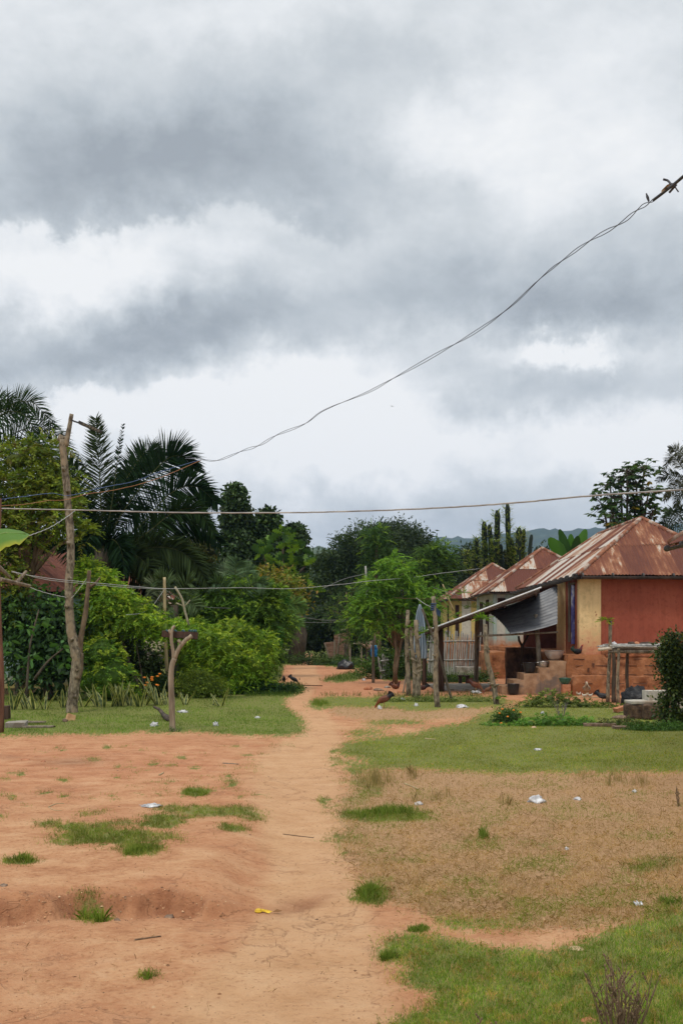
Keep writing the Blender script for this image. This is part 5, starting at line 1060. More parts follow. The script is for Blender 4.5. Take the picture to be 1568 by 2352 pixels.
post((3.23, 32.6, -.1), (3.20, 32.6, 2.05), .12, .11, WOOD_D, sh, n=5, wob=.05, k=8); post((2.85, 34.6, -.1), (2.86, 34.6, 2.0), .08, .07, WOOD_D, sh, n=5)
post((4.82, 36.0, -.1), (4.80, 35.4, 2.5), .09, .08, WOOD_W, sh, n=6, wob=.15)
post((6.30, 31.9, .8), (6.28, 32.4, 2.5), .075, .065, WOOD_W, sh, n=5, wob=.2)
post((5.9, 33.2, .0), (6.0, 33.2, 1.55), .06, .05, WOOD_D, sh, n=5, wob=.15); 
mb = MB(); p = Vector((5.98, 33.2, 1.45)); mb.tube([p, p+Vector((-.1, 0, .2)), p+Vector((-.12, 0, .35))], [.045, .04, .035], 7); mb.tube([p, p+Vector((.1, 0, .2)), p+Vector((.2, 0, .38))], [.045, .04, .035], 7); mb.build('fork', WOOD_D, sh, smooth=True)
post(P(1096, 1461, 31.4), P(1280, 1452, 31.9), .035, .03, WOOD_W, sh, name='rail', n=8, wob=.1, bend=.02)
tag(roughbox('concrete_slab', (3.1, 32.9, -.1), (5.4, 36.4, .06), CONC, None, .2, .015, 81, loc=(4.2, 34.5, 0)), 'low concrete floor slab under the lean-to shed', 'slab')
tag(roughbox('concrete_ramp', (4.9, 42.6, -.1), (6.3, 43.4, .42), CONC, None, .15, .02, 82, loc=(5.6, 43, 0)), 'grey concrete step block in front of the turquoise house', 'step')
tag(roughbox('mud_wall', (5.9, 41.2, -.1), (6.9, 43.9, 1.1), MUD, None, .15, .06, 83, loc=(6.4, 42.5, 0)), 'crumbling mud wall between the fence and the lean-to shed', 'wall')
# stool
t = empty('stool', (4.45, 36.5, 0), 'small black wooden stool under the lean-to shed', 'stool'); mb = MB(); mb.box((4.45, 36.5, .33), (.44, .3, .05)); mb.build('seat', WOOD_D, t, bevel=.01)
for sx in (-1, 1): mb = MB(); mb.box((4.45+sx*.13, 36.5, .17), (.11, .26, .33)); mb.build('leg', WOOD_D, t, bevel=.01)
# ================================================================== containers on the steps
def bowl(name, label, c, r, h, mat, cat, rb=.7, handles=False, ribs=False, thick=.012, bail=False):
    t = empty(name, c, label, cat); pr = []
    n = 10
    for i in range(n+1):
        f = i/n; pr.append((r*(rb+(1-rb)*math.sin(f*math.pi/2)**.8), h*f))
    prof = [(.001, 0)]+pr+[(r+.018, h), (r+.018, h-.015 if False else h+.006), (r-.004, h+.006)]+[(max(.002, q_[0]-thick), q_[1]+thick*.6) for q_ in reversed(pr)]+[(.001, thick)]
    mb = MB(); mb.lathe(c, prof, 28); mb.build('body', mat, t, smooth=True)
    if handles or bail:
        mb = MB()
        for sg in (-1, 1):
            p = Vector(c)+Vector((sg*r*1.0, 0, h*.8)); mb.tube([p+Vector((0, -.04, 0)), p+Vector((sg*.045, -.035, 0)), p+Vector((sg*.045, .035, 0)), p+Vector((0, .04, 0))], .007, 6)
        mb.build('handle', mat, t)
    return t
bowl('bucket', 'black plastic bucket standing on the ground at the foot of the steps', (P(1178, 1593, 30.8).x, 30.8, .02), .185, .32, PLASTIC_K, 'bucket', .74, handles=True)
bowl('tub', 'black plastic tub standing halfway up the steps', (5.88, 31.35, .665), .20, .31, PLASTIC_K, 'tub', .74, handles=True)
bowl('basin', 'large pale metal basin on the top step', (6.68, 31.5, 1.055), .30, .29, M('pinkish_metal', (.42, .36, .33), (.56, .50, .46), 4, .35, .05, metal=.5), 'basin', .45)
bowl('pot', 'small shiny silver pot between tub and large basin', (6.28, 31.25, .855), .15, .16, ALU, 'pot', .8, handles=True)
tag(roughbox('brick_pillar', (P(1288, 1500, 30.5).x, 30.3, -.05), (P(1301, 1500, 30.5).x+.08, 30.55, .36), BRICK1, None, .08, .012, 84, loc=(6.8, 30.4, 0)), 'short brick pillar carrying the green basin', 'pillar')
bowl('basin', 'green plastic basin on the short brick pillar', (P(1297, 1570, 30.4).x, 30.42, .365), .18, .17, M('green_plastic', (.02, .10, .065), (.035, .15, .10), 6, .4, 0, spec=.5), 'basin', .55)
# ================================================================== poles and posts
pt = empty('utility_pole', GP(168, 1637), 'tall crooked tree trunk pole with a lamp arm at its top', 'pole')
Yq = 24.2; o = []
path = [(167,1645),(166,1620),(172,1570),(178,1520),(176,1500),(165,1455),(160,1400),(159,1340),(163,1280),(162,1220),(157,1160),(152,1100),(147,1050),(144,1010)]
rad = [.165,.15,.14,.15,.155,.13,.11,.11,.105,.105,.10,.10,.095,.10]
mb = MB(); mb.tube(crv([P(x, y, Yq) for x, y in path], 60), list(np.interp(np.linspace(0, 13, 60), range(14), rad)*.88), 14, .09)
rs = random.Random(2)
for x, y in [(165,1470),(160,1395),(176,1540),(163,1330),(158,1130),(162,1250),(150,1080),(172,1600)]:
    mb.tube([P(x, y, Yq)+Vector((rs.uniform(-.05, .05), -.08, 0)), P(x, y, Yq)+Vector((rs.uniform(-.06, .06), -.15, .03))], [.055, .035], 8, .1)
mb.tube([P(138, 1014, Yq), P(144, 1000, Yq)], [.09, .07], 9, .15); mb.build('trunk', BARK_P, pt, smooth=True)
mb = MB(); mb.tube(crv([P(151, 1025, Yq), P(156, 1000, Yq), P(161, 975, Yq), P(165, 951, Yq)], 12), list(np.linspace(.065, .05, 12)), 10, .1); mb.build('top_branch', BARK_P, pt, smooth=True)
mb = MB(); mb.tube(crv([P(182, 1515, Yq), P(186, 1470, Yq), P(197, 1410, Yq), P(202, 1360, Yq), P(206, 1310, Yq)], 20), list(np.linspace(.075, .045, 20)), 9, .1); mb.tube([P(205, 1350, Yq), P(220, 1340, Yq), P(231, 1326, Yq)], [.045, .035, .02], 7, .1)
mb.tube(crv([P(176, 1560, Yq-.05), P(184, 1540, Yq), P(186, 1500, Yq)], 8), list(np.linspace(.09, .07, 8)), 8, .1); mb.build('side_branch', BARK_B, pt, smooth=True)
la = empty('street_lamp', P(166, 966, Yq), 'dark street lamp arm fixed at the top of the trunk pole', 'street lamp')
mb = MB(); mb.tube([P(165, 965, Yq-.02), P(172, 968, Yq), P(184, 972, Yq)], .02, 7); mb.build('arm', CABLE_K, la)
mb = MB(); a = P(182, 970, Yq); b = P(234, 993, Yq); d = (b-a); mb.box(a.lerp(b, .5), (d.length, .14, .075), ry=math.atan2(-d.z, d.x)); mb.build('lamp_head', M('lamp_metal', (.02, .02, .02), (.06, .05, .04), 8, .5), la, bevel=.008)
mb = MB()
for k in range(6): mb.box(a.lerp(b, .25+.13*k)+Vector((0, -.075, 0)), (.05, .01, .055), ry=math.atan2(-d.z, d.x))
mb.build('clamp', M('brass', (.08, .07, .05), (.14, .12, .08), 8, .5), la)
gpost(3, 1684, 0, 1145, .055, .038, WOOD_R, label='slender reddish post at the left edge of the picture', n=12, bend=.04, name='post', group=None)
fr_ = empty('branch_frame', P(2, 1310, 19.9), 'weathered branch crosspieces tied to the post at the left edge', 'frame')
for d_ in (([P(-6, 1300, 19.85), P(24, 1326, 20.4)], [.06, .03]), ([P(2, 1330, 19.9), P(70, 1346, 20.6)], [.05, .035]), ([P(36, 1342, 20.3), P(62, 1312, 20.5)], [.04, .03])): mb = MB(); mb.tube(d_[0], d_[1], 7, .15); mb.build('branch', WOOD_W, fr_)
# bamboo pole
a = GP(387, 1600, .1); mb = MB(); pts = crv([a, P(382, 1500, a.y), P(379, 1420, a.y), P(378, 1326, a.y)], 40); mb.tube(pts, [.048*(1.18 if i % 5 == 0 else 1)*(1.1-.2*i/40) for i in range(40)], 10)
tag(mb.build('bamboo_pole', BAMBOO, loc=a, smooth=True), 'yellow bamboo pole rising behind the forked post', 'pole')
# forked post
fp = empty('forked_post', GP(397, 1681), 'peeled forked tree post in front of the vine mound', 'post'); Yf = fp.location.y
W2 = M('peeled_wood', (.14, .11, .075), (.34, .28, .20), 11, .85, .6, .01, 7, (1, 1, .15)); mb = MB()
mb.tube(crv([P(397, 1690, Yf), P(395, 1620, Yf), P(393, 1560, Yf), P(395, 1530, Yf), P(401, 1512, Yf)], 18), list(np.linspace(.064, .05, 18)), 10, .06); mb.build('trunk', W2, fp, smooth=True)
mb = MB(); mb.tube(crv([P(399, 1518, Yf), P(398, 1495, Yf), P(394, 1470, Yf), P(396, 1445, Yf), P(402, 1438, Yf)], 10), list(np.linspace(.04, .028, 10)), 8, .1); mb.tube([P(394, 1458, Yf), P(388, 1446, Yf)], [.03, .026], 7)
mb.build('branch', W2, fp, smooth=True)
mb = MB(); mb.tube(crv([P(400, 1515, Yf), P(410, 1492, Yf), P(425, 1472, Yf), P(441, 1460, Yf)], 10), list(np.linspace(.042, .042, 10)), 8, .08); mb.tube([P(418, 1480, Yf), P(409, 1470, Yf)], [.035, .03], 7); mb.build('branch', W2, fp, smooth=True)
mb = MB(); mb.box(P(413, 1458, Yf+.14), (.70, .12, .135), ry=.05, jit=.008); bo = mb.build('wooden_beam', WOOD_D, loc=P(413, 1458, Yf+.14), bevel=.006); tag(bo, 'dark squared beam lying across the forked post', 'beam')
mb = MB()
for x in (380, 400, 418, 434, 440, 446): mb.cur = (.03, .09, .10); mb.tube([P(x, 1450, Yf+.12), P(x+3, 1447, Yf+.10), P(x+6, 1451, Yf+.08)], .018, 6, .2)
tag(mb.build('cloth_rag', VC, loc=P(420, 1449, Yf+.1)), 'dark teal rag twisted along the top of the beam', 'rag')
# stick fork behind vines
mb = MB(); mb.tube(crv([P(435, 1440, 29), P(424, 1400, 29), P(418, 1375, 29), P(402, 1348, 29)], 10), .035, 7, .1); mb.tube([P(421, 1392, 29), P(405, 1385, 29)], .022, 6); mb.tube([P(423, 1395, 29), P(437, 1378, 29)], .018, 6)
tag(mb.build('dead_branch', M('pale_branch', (.2, .18, .12), (.34, .3, .2), 9), loc=P(435, 1440, 29), smooth=True), 'pale dead branch poking out of the vines', 'branch')
# posts in the yard
gpost(937, 1598, 936, 1401, .085, .055, BARK_P, label='straight lichen spotted post with a leaf sprout, left of the pair', nub=3, bend=.05)
gpost(951, 1601, 944, 1440, .08, .06, BARK_P, label='short thick rough post in the middle of the thin post cluster', nub=4, bend=.05)
gpost(959, 1606, 955, 1424, .085, .06, BARK_P, label='knobbly post just left of the tall thin pole', nub=5, bend=.06)
gpost(1005, 1624, 994, 1370, .075, .05, BARK_P, label='tall thin pale pole in front of the lean-to shed', n=10, bend=.05, nub=2)
gpost(924, 1592, 934, 1540, .03, .025, WOOD_W, label='short stick leaning against the left post of the cluster', cat='stick', name='stick')
gpost(1042, 1611, 969, 1398, .04, .03, BARK_D, label='dark slanting prop pole crossing behind the tall thin pole', n=10, bend=.06)
gpost(1140, 1617, 1113, 1434, .08, .06, BARK_P, label='leaning live post with a leafy top before the stairs', n=9, bend=.08, nub=4)
gpost(857, 1568, 856, 1470, .06, .045, WOOD_W, label='post beside the feathery trees hung with blue cloth', nub=2, group=None)
gpost(865, 1556, 860, 1455, .05, .04, BARK_B, label='forked stick post just behind the blue cloth', nub=3)
post(P(843, 1375, 46), P(839, 1300, 46), .05, .045, GREYW, label='thin grey pole sticking up out of the feathery tree crowns', cat='pole')
post(P(1041, 1403, 40), P(1016, 1342, 40), .035, .025, BAMBOO, label='thin pale stick slanting in front of the yellow house', cat='stick', name='stick')
mb = MB(); p = P(995, 1395, 26); 
for k in range(4): mb.lathe(p+Vector((0, 0, -.09+.05*k)), [(.06, 0), (.085, .02), (.07, .05)], 10)
mb.quad(p+Vector((.05, -.05, 0)), p+Vector((.18, -.06, -.1)), p+Vector((.16, -.04, -.25)), p+Vector((.07, -.05, -.18))); tag(mb.build('cloth_wrap', M('navy_cloth', (.015, .03, .06), (.04, .07, .13), 9), loc=p), 'dark blue cloth knotted around the tall thin pole', 'rag')
def sprout(label, c, Y, n=9, s=.28, cols=((.15, .3, .03), (.1, .22, .03))):
    p = P(*c, Y); t = empty('leaf_sprout', p, label, 'leaves'); mb = MB(); rs = random.Random(int(c[0]))
    for k in range(n):
        a = rs.uniform(0, 6.28); d = Vector((math.cos(a), math.sin(a)*.7, rs.uniform(-.3, .8))).normalized(); L_ = s*rs.uniform(.7, 1.2); e = p+d*L_+Vector((0, 0, -.05))
        mb.cur = (.1, .16, .03); mb.tube([p, p+d*L_*.5+Vector((0, 0, .02)), e], .004, 4)
        for j in range(9):
            f = .3+.7*j/8; q_ = p.lerp(e, f); sd_ = d.cross(Vector((0, 0, 1))).normalized()*(1 if j % 2 else -1); ld = (sd_+d*.5+Vector((0, 0, -.3))).normalized()*.09; w_ = ld.cross(Vector((0, .5, 1))).normalized()*.026
            mb.cur = tuple(np.array(rs.choice(cols))*rs.uniform(.8, 1.2)); mb.add([q_, q_+ld*.5+w_, q_+ld, q_+ld*.5-w_], [(0, 1, 2, 3)])
    mb.build('leaves', LEAF, t)
sprout('light green leaf sprout on the leaning live post', (1109, 1420), 27.2, 14, .26); sprout('leaf sprout halfway up the rough post cluster', (945, 1440), 29.8, 12, .22); sprout('leafy shoot low on the knobbly post', (965, 1450), 29.4, 12, .25)
sprout('yellow green shoot on the corner post of the drying rack', (1390, 1424), 27.4, 12, .24, ((.28, .36, .04), (.2, .3, .04))); sprout('green leaves at the top of the left post of the cluster', (935, 1458), 30.4, 9, .2); sprout('small shoot at the foot of the leaning live post', (1150, 1600), 27, 8, .16)
sprout('feathery shoot in front of the yellow house wall', (1062, 1360), 42, 12, .35); sprout('drooping leaves of a sapling before the turquoise house', (1080, 1395), 42, 12, .4, ((.06, .11, .03), (.08, .14, .03))); sprout('green sapling leaves before the turquoise wall', (1118, 1392), 41, 12, .35, ((.05, .1, .03), (.08, .13, .03))); sprout('lower shoot of greenery before the yellow house', (1042, 1412), 40, 10, .3)
# ================================================================== fences
def fence(label, Y0, Y1, x0, x1, top, bot, n, lean, seed, miss=0.0):
    rs = random.Random(seed); t = empty('bamboo_fence', (P((x0+x1)/2, bot, (Y0+Y1)/2).x, (Y0+Y1)/2, 0), label, 'fence', None)
    mb = MB(); A = P(x0, bot, Y0); B = P(x1, bot, Y1)
    for i in range(n):
        if rs.random() < miss: continue
        f = i/(n-1); Y = Y0+(Y1-Y0)*f; x = A.x+(B.x-A.x)*f+rs.uniform(-.015, .015); zt = CH+(HY-top)/F*Y+rs.uniform(-.12, .1); l_ = rs.uniform(-.03, .05)+lean
        pts = [Vector((x, Y, -.05)), Vector((x+l_*.5, Y+rs.uniform(-.02, .02), zt/2)), Vector((x+l_, Y+rs.uniform(-.02, .02), zt))]
        mb.tube(pts, [.030, .028, .024], 7, .06)
        for k in range(4): z = zt*(.15+.22*k)+rs.uniform(-.03, .03); mb.tube([pts[0].lerp(pts[2], z/zt)-Vector((0, 0, .006)), pts[0].lerp(pts[2], z/zt)+Vector((0, 0, .006))], .033, 7)
    mb.build('slats', GREYW, t); 
    for fz in (.35, .78):
        mb = MB(); z = (CH+(HY-top)/F*Y0)*fz; mb.tube([Vector((A.x-.05, Y0-.04, z)), Vector((B.x+.05, Y1-.04, z+.04))], .025, 7, .1); mb.build('rail', GREYW, t)
    return t
fence('grey split bamboo fence behind the lean-to shed posts', 43.6, 43.8, 948, 1098, 1452, 1552, 38, .10, 3)
fence('short leaning stub of bamboo fence behind the feathery tree trunks', 40.5, 40.8, 876, 896, 1506, 1562, 8, -.12, 4)
fence('old dark bamboo fence piece left of the thin posts', 43.8, 43.8, 912, 946, 1495, 1556, 11, .03, 5)
# reed shelter
t = empty('reed_shelter', (P(790, 1510, 62).x, 62, 0), 'woven reed screen shelter at the end of the yard', 'shelter'); REED = M('reed_mat', (.17, .09, .06), (.32, .2, .14), 12, .9, .6, .01, 7, (.3, 1, 3))
def slatpanel(a, b, c, d, n, name):
    mb = MB()
    for i in range(n): f = (i+.5)/n; mb.tube([a.lerp(d, f)+Vector((0, random.uniform(-.03, .03), 0)), b.lerp(c, f)], .035, 5, .15)
    return mb.build(name, REED, t)
Yr = 62; slatpanel(P(745, 1476, Yr-1), P(768, 1474, Yr-1), P(768, 1514, Yr-1), P(757, 1514, Yr-1), 18, 'reed_panel'); slatpanel(P(767, 1458, Yr), P(805, 1452, Yr), P(803, 1505, Yr), P(767, 1503, Yr), 22, 'reed_panel')
for q1, q2 in (((745, 1476, Yr-1.1), (758, 1518, Yr-1.1)), ((768, 1470, Yr-1.1), (768, 1518, Yr-1.1)), ((765, 1449, Yr), (798, 1446, Yr)), ((780, 1455, Yr-.1), (774, 1506, Yr-.1))): mb = MB(); mb.tube([P(*q1), P(*q2)], .05, 6); mb.build('pole', WOOD_W, t)
t = empty('shade_table', (P(825, 1510, 56).x, 56, 0), 'rough pole table draped with a brown sheet beside the reed shelter', 'table')
Yt = 56
for x in (804, 830, 846): mb = MB(); mb.tube([P(x, 1530, Yt), P(x, 1480, Yt)], .05, 6, .1); mb.build('leg', WOOD_W, t)
mb = MB()
for k in range(7): mb.tube([P(800, 1479, Yt+k*.25), P(848, 1477, Yt+k*.25)], .045, 6, .1)
mb.build('table_top', WOOD_W, t)
def cloth(name, label, cat, rows, Y, mat, folds=6, amp=.05, seed=1, nx=24):
    """rows: (y, x_left, x_right, dY) in photo units: draped sheet with vertical folds"""
    vs = []; fs = []; ys = np.linspace(0, len(rows)-1, 4*len(rows)); R = np.array(rows, float)
    for j, v_ in enumerate(ys):
        y, xa, xb, dy = [np.interp(v_, range(len(rows)), R[:, k]) for k in range(4)]
        for i in range(nx+1):
            s = i/nx; vs.append(P(xa+(xb-xa)*s, y+2*math.sin(s*9+seed)*(v_/len(rows)), Y+dy+amp*math.sin(s*folds*6.283+seed+v_*.3)*(.4+.6*v_/len(rows))))
    for j in range(len(ys)-1):
        for i in range(nx): k = j*(nx+1)+i; fs.append((k, k+1, k+nx+2, k+nx+1))
    mb = MB(); mb.add(vs, fs); o = mb.build(name, mat, loc=vs[0], smooth=True); m = o.modifiers.new('t', 'SOLIDIFY'); m.thickness = .006
    return tag(o, label, cat)
cloth('tarpaulin', 'brown sheet sagging over the pole table', 'tarpaulin', [(1473, 822, 853, .8), (1477, 824, 855, 0), (1484, 834, 856, -.1), (1490, 843, 854, -.1)], Yt, M('brown_sheet', (.22, .13, .09), (.34, .23, .17), 5), 3, .06)
cloth('blue_cloth', 'bright blue patterned cloth hung on the post', 'cloth', [(1482, 853, 864, 0), (1492, 851, 867, 0), (1508, 852, 866, 0)], 38.6, M('bright_blue_cloth', (.02, .12, .35), (.05, .3, .6), 9, .8, 0, lo=.45, hi=.55), 3, .04)
cloth('dark_cloth', 'black cloth hanging beneath the brown sheet', 'cloth', [(1494, 840, 852, 0), (1522, 836, 852, 0)], 55, M('black_cloth', (.008, .008, .012), (.02, .02, .03), 5), 3, .04)
cloth('hanging_laundry', 'long pale blue grey cloth hanging from the leaning prop pole', 'cloth', [(1388, 962, 965, 0), (1402, 957, 970, 0), (1420, 954, 973, 0), (1440, 951, 976, 0), (1470, 950, 978, 0), (1500, 948, 980, 0), (1512, 948, 979, 0)], 31.4, M('pale_blue_cloth', (.16, .22, .28), (.36, .42, .48), 4, .9, 0, sc3=(3, 3, .3)), 5, .07, nx=40)
cloth('dark_garment', 'small dark blue garment drying before the yellow house', 'cloth', [(1398, 992, 1004, 0), (1412, 990, 1002, 0)], 40, M('navy_cloth', (.015, .03, .06), (.04, .07, .13), 9), 2, .02)
# ================================================================== debris
def lump(name, label, cat, c, r, mat, seed=1, amp=.35, f=2.4, rz=0, smooth=False, flat=True, group=None, tilt=0, sub=None):
    v = IV.copy(); d = 1+amp*sn3(v, seed, f)[:, None]; v = v*d*np.array(r); 
    if flat: v[:, 2] = np.maximum(v[:, 2], -r[2]*.35)
    R = np.array(Matrix.Rotation(rz, 3, 'Z') @ Matrix.Rotation(tilt, 3, 'Y')); v = v@R.T; v[:, 2] -= v[:, 2].min()
    c = np.array(c); o = np_obj(name, v+c, 3, mat, None, tuple(c), idx=IF.reshape(-1), smooth=smooth); return tag(o, label, cat, group)
def bag(px, py, w_, h_, label, seed, mat=BAG_W, name='plastic_bag', cat='plastic bag', amp=.7):
    g = G(px, py); s = g.y/F; return lump(name, label, cat, (g.x, g.y, g.z-.005), (w_*s/2, w_*s*.4, h_*s*.75), mat, seed, amp, 5.5, seed)
bag(1231, 1843, 38, 15, 'largest white plastic bag lying on the dry grass', 1, amp=.5); bag(1324, 1836, 16, 7, 'small white scrap right of the large plastic bag', 2); bag(347, 1862, 42, 6, 'flat white plastic film on the bare soil of the left yard', 3)
bag(355, 1669, 18, 9, 'crumpled white bag left of the forked post', 4); bag(496, 1669, 12, 9, 'white scrap on the left lawn between forked post and footpath', 5); bag(420, 1637, 20, 6, 'white litter just behind the forked post', 6)
bag(592, 1649, 10, 4, 'small pale scrap in the lawn near the footpath bend', 7); bag(666, 1590, 12, 5, 'white scrap at the tip of the left lawn', 8); bag(872, 1629, 9, 7, 'white scrap under the pecking brown hen', 9)
bag(1060, 1625, 24, 7, 'white litter pair at the foot of the weeds by the thin pole', 10); bag(1092, 1592, 26, 6, 'white plastic under the hen in front of the shed', 11); bag(925, 1608, 8, 6, 'white scrap left of the thin posts', 12); bag(955, 1622, 9, 7, 'pale crumpled scrap at the foot of the thin posts', 13)
bag(1301, 1951, 10, 6, 'tiny white scrap in the middle of the dry grass', 14); bag(1464, 2080, 20, 8, 'bluish white wrapper at the lower edge of the dry grass', 15); bag(960, 1852, 16, 7, 'dull translucent scrap left in the dry grass', 16, M('dull_film', (.4, .38, .36), (.55, .52, .5), 9)); bag(1235, 1722, 22, 4, 'thin white litter strip on the right lawn', 17)
bag(1456, 1820, 10, 6, 'grey scrap in the dry grass near the right edge', 18, M('dull_film', (.4, .38, .36), (.55, .52, .5), 9)); bag(835, 1563, 8, 4, 'white scrap on the far green strip', 19); bag(278, 1605, 9, 8, 'pale scrap in front of the snake plants', 20); bag(1245, 1640, 8, 5, 'white scrap among the olive weeds', 21)
lump('refuse_sack', 'large crumpled black plastic sack beside the drying rack', 'sack', (P(1463, 1612, 26).x, 26.2, 0), (.34, .3, .36), M('black_sack', (.004, .004, .005), (.014, .014, .016), 6, .38, .9, .05, spec=.35), 3, .42, 3.6)
lump('tarpaulin_pile', 'heap of black plastic sheeting in the weeds near the reed shelter', 'tarpaulin', (P(794, 1536, 51).x, 51, 0), (.42, .4, .3), PLASTIC_K, 5, .45, 3.5)
mb = MB(); g = G(600, 2097); rs = random.Random(4)
mb.cur = (.75, .5, .04); 
for a in (-.5, 0.3, 1.2): mb.add([g+Vector((0, 0, .012)), g+Vector((math.cos(a)*.04-.012, math.sin(a)*.03, .02)), g+Vector((math.cos(a)*.085, math.sin(a)*.05, .004)), g+Vector((math.cos(a)*.04+.012, math.sin(a)*.03-.02, .006))], [(0, 1, 2, 3)])
mb.cur = (.7, .45, .03); mb.lathe(g+Vector((-.02, 0, 0)), [(.001, .03), (.02, .024), (.028, .008), (.02, 0)], 8)
mb.cur = (.22, .1, .03); mb.add([g+Vector((.08, 0, .004)), g+Vector((.11, .02, .02)), g+Vector((.15, .015, .008)), g+Vector((.12, -.01, .004))], [(0, 1, 2, 3)])
tag(mb.build('fruit_peel', VC, loc=g), 'yellow fruit peel on the footpath', 'fruit peel')
def stick(label, pts, r, mat=TW, name='stick', cat='stick'):
    q_ = [G(*p)+Vector((0, 0, r*.7)) for p in pts]; mb = MB(); mb.tube(crv(q_, 10), [r*(1-.3*i/10) for i in range(10)], 6, .15); return tag(mb.build(name, mat, loc=q_[0], smooth=True), label, cat)
stick('thin curved pale stick on the soil at the left', [(112,1868),(130,1858),(148,1857)], .006, BAMBOO); stick('bent pale twig below the curved stick', [(112,1868),(125,1874),(142,1876)], .004, BAMBOO)
stick('pale twig on the soil below the forked post', [(366,1788),(376,1782)], .012, BAMBOO); stick('short pale stick on the soil near the footpath', [(512,1757),(548,1759)], .01, WOOD_W)
stick('straight brown stick lying beside the two black hens', [(686,1574),(740,1576)], .022, WOOD_R); stick('dark twig across the middle of the footpath', [(650,1917),(700,1922),(720,1924)], .005); stick('dark curved twig at the left bottom of the bare soil', [(310,2166),(350,2160),(370,2157)], .006)
stick('thin dead twig in the tan soil below the tufts', [(285,1987),(320,1990)], .005); stick('long pale straw on the right lawn', [(975,1697),(1000,1699)], .012, BAMBOO); stick('pale twig lying on the dry grass by the left edge', [(928,1800),(950,1808),(962,1814)], .01, BAMBOO)
stick('long thin stick in front of the plinth beside the chicks', [(1300,1602),(1360,1603),(1430,1605)], .018, BAMBOO); stick('dark stick on the earth yard at the foot of the steps', [(1240,1597),(1300,1601)], .02, WOOD_W)
ii_ = 0
for (px, py, w_, d, col, lab) in [(388,2096,26,.5,STONE,'flat dark stone below the small soil bank'),(10,2078,24,.4,STONE,'dark stone at the left edge by the soil bank'),(270,2112,15,.7,STONE,'small dark stone beside the bank tufts'),(206,2095,18,.5,BRICK1,'orange clay lump in the soil bank'),
    (100,1753,14,.5,BRICK1,'small clay lump on the upper left soil'),(60,1750,22,.3,BRICK1,'broken clay chips on the upper left soil'),(968,2140,12,.3,STONE,'dark pebble on the bare strip above the near lawn'),(1284,2130,12,.5,BRICK1,'orange pebble on the bare strip near the right'),(1322,2180,40,.25,M('tan_stone',(.4,.28,.16),(.55,.4,.25),8),'flat tan stone at the top of the near lawn'),(1350,2340,40,.3,BRICK1,'orange brick piece at the bottom edge of the lawn'),
    (1413,1636,16,.8,M('tan_stone',(.4,.28,.16),(.55,.4,.25),8),'pale chipped stone end beside the brick slab'),(1466,1648,22,.5,M('tan_stone',(.4,.28,.16),(.55,.4,.25),8),'rounded pale stone right of the fallen slabs'),(1425,1650,40,.35,STONE,'flat brown stone slab lying left of the dark blocks'),(1225,1672,14,.6,M('tan_stone',(.4,.28,.16),(.55,.4,.25),8),'small tan stone in the herb patch'),
    (1147,1652,18,.8,M('tan_stone',(.4,.28,.16),(.55,.4,.25),8),'tan stone left of the marigold bush'),(1180,1645,18,.7,CONC,'pale grey stone behind the marigold bush'),(845,1584,22,.7,BRICK1,'reddish stone at the left end of the hearth'),(868,1586,26,.4,STONE,'charred log end in the cold hearth'),(918,1590,12,.6,BRICK1,'small brick right of the hearth'),(1525,1652,14,1.2,BRICK1,'orange brick standing by the climbing shrub'),(890,1580,18,.5,CONC,'pale stone beside the brown hens')]:
    ii_ += 1; g = G(px, py); s = g.y/F; lump('stone', lab, 'stone', (g.x, g.y, g.z-.005), (w_*s/2, w_*s*.4, w_*s*d*.42), col, ii_*3, .22, 2.0, ii_)
DBLK = M('dark_block', (.025, .017, .013), (.15, .095, .06), 7, .95, .9, .03, 9)
def block(name, label, cat, x0, x1, ytop, ybot, gy_, depth, mat, seed, amp=.015, jit=0):
    Y = CH*F/(gy_-HY); a = P(x0, ybot, Y); b = P(x1, ytop, Y); zb = max(a.z, -.05) if ybot < gy_-2 else -.05
    return tag(roughbox(name, (a.x, Y, zb), (b.x, Y+depth, b.z), mat, None, .07, amp, seed, loc=((a.x+b.x)/2, Y+depth/2, zb)), label, cat)
block('stone_block', 'dark weathered block under the left end of the concrete step', 'block', 1438, 1474, 1618, 1652, 1652, .4, DBLK, 101, .05)
block('stone_block', 'dark weathered block under the white concrete step', 'block', 1478, 1526, 1618, 1654, 1654, .4, DBLK, 102, .05)
block('concrete_step', 'pale concrete slab step resting on the dark blocks', 'step', 1448, 1512, 1611, 1617.5, 1652, .6, M('pale_concrete', (.36, .33, .28), (.52, .49, .42), 5, .9, .4, c3=(.3, .24, .18)), 103)
block('concrete_block', 'white stepped concrete block behind the pale slab', 'block', 1488, 1540, 1587, 1618, 1650, .5, M('pale_concrete', (.36, .33, .28), (.52, .49, .42), 5), 104, .01)
block('pedestal', 'pale concrete pedestal partly behind the climbing shrub', 'pedestal', 1552, 1600, 1566, 1640, 1640, .4, M('pale_concrete', (.36, .33, .28), (.52, .49, .42), 5), 105, .01)
block('concrete_slab', 'thin slab capping the pedestal at the right edge', 'slab', 1542, 1606, 1562, 1568, 1642, .5, CONC, 106, .008)
def plank(name, label, cat, c, d, rz, mat, tilt=0, z=0):
    g = G(*c); mb = MB(); mb.box(g+Vector((0, 0, d[2]/2+z)), d, rz, 0, tilt, jit=min(d)*.15); return tag(mb.build(name, mat, loc=g+Vector((0, 0, z)), bevel=.004), label, cat)
plank('brick_slab', 'broken orange brick slab tilted against the dark blocks', 'brick', (1426,1637), (.34,.2,.1), .2, BRICK1, -.25, .05); plank('stone_slab', 'long cracked stone slab at the back of the herb patch', 'slab', (1375,1668), (.66,.22,.06), -.1, STONE); plank('stone_slab', 'second cracked slab right of the long one', 'slab', (1428,1674), (.36,.24,.06), .1, STONE)
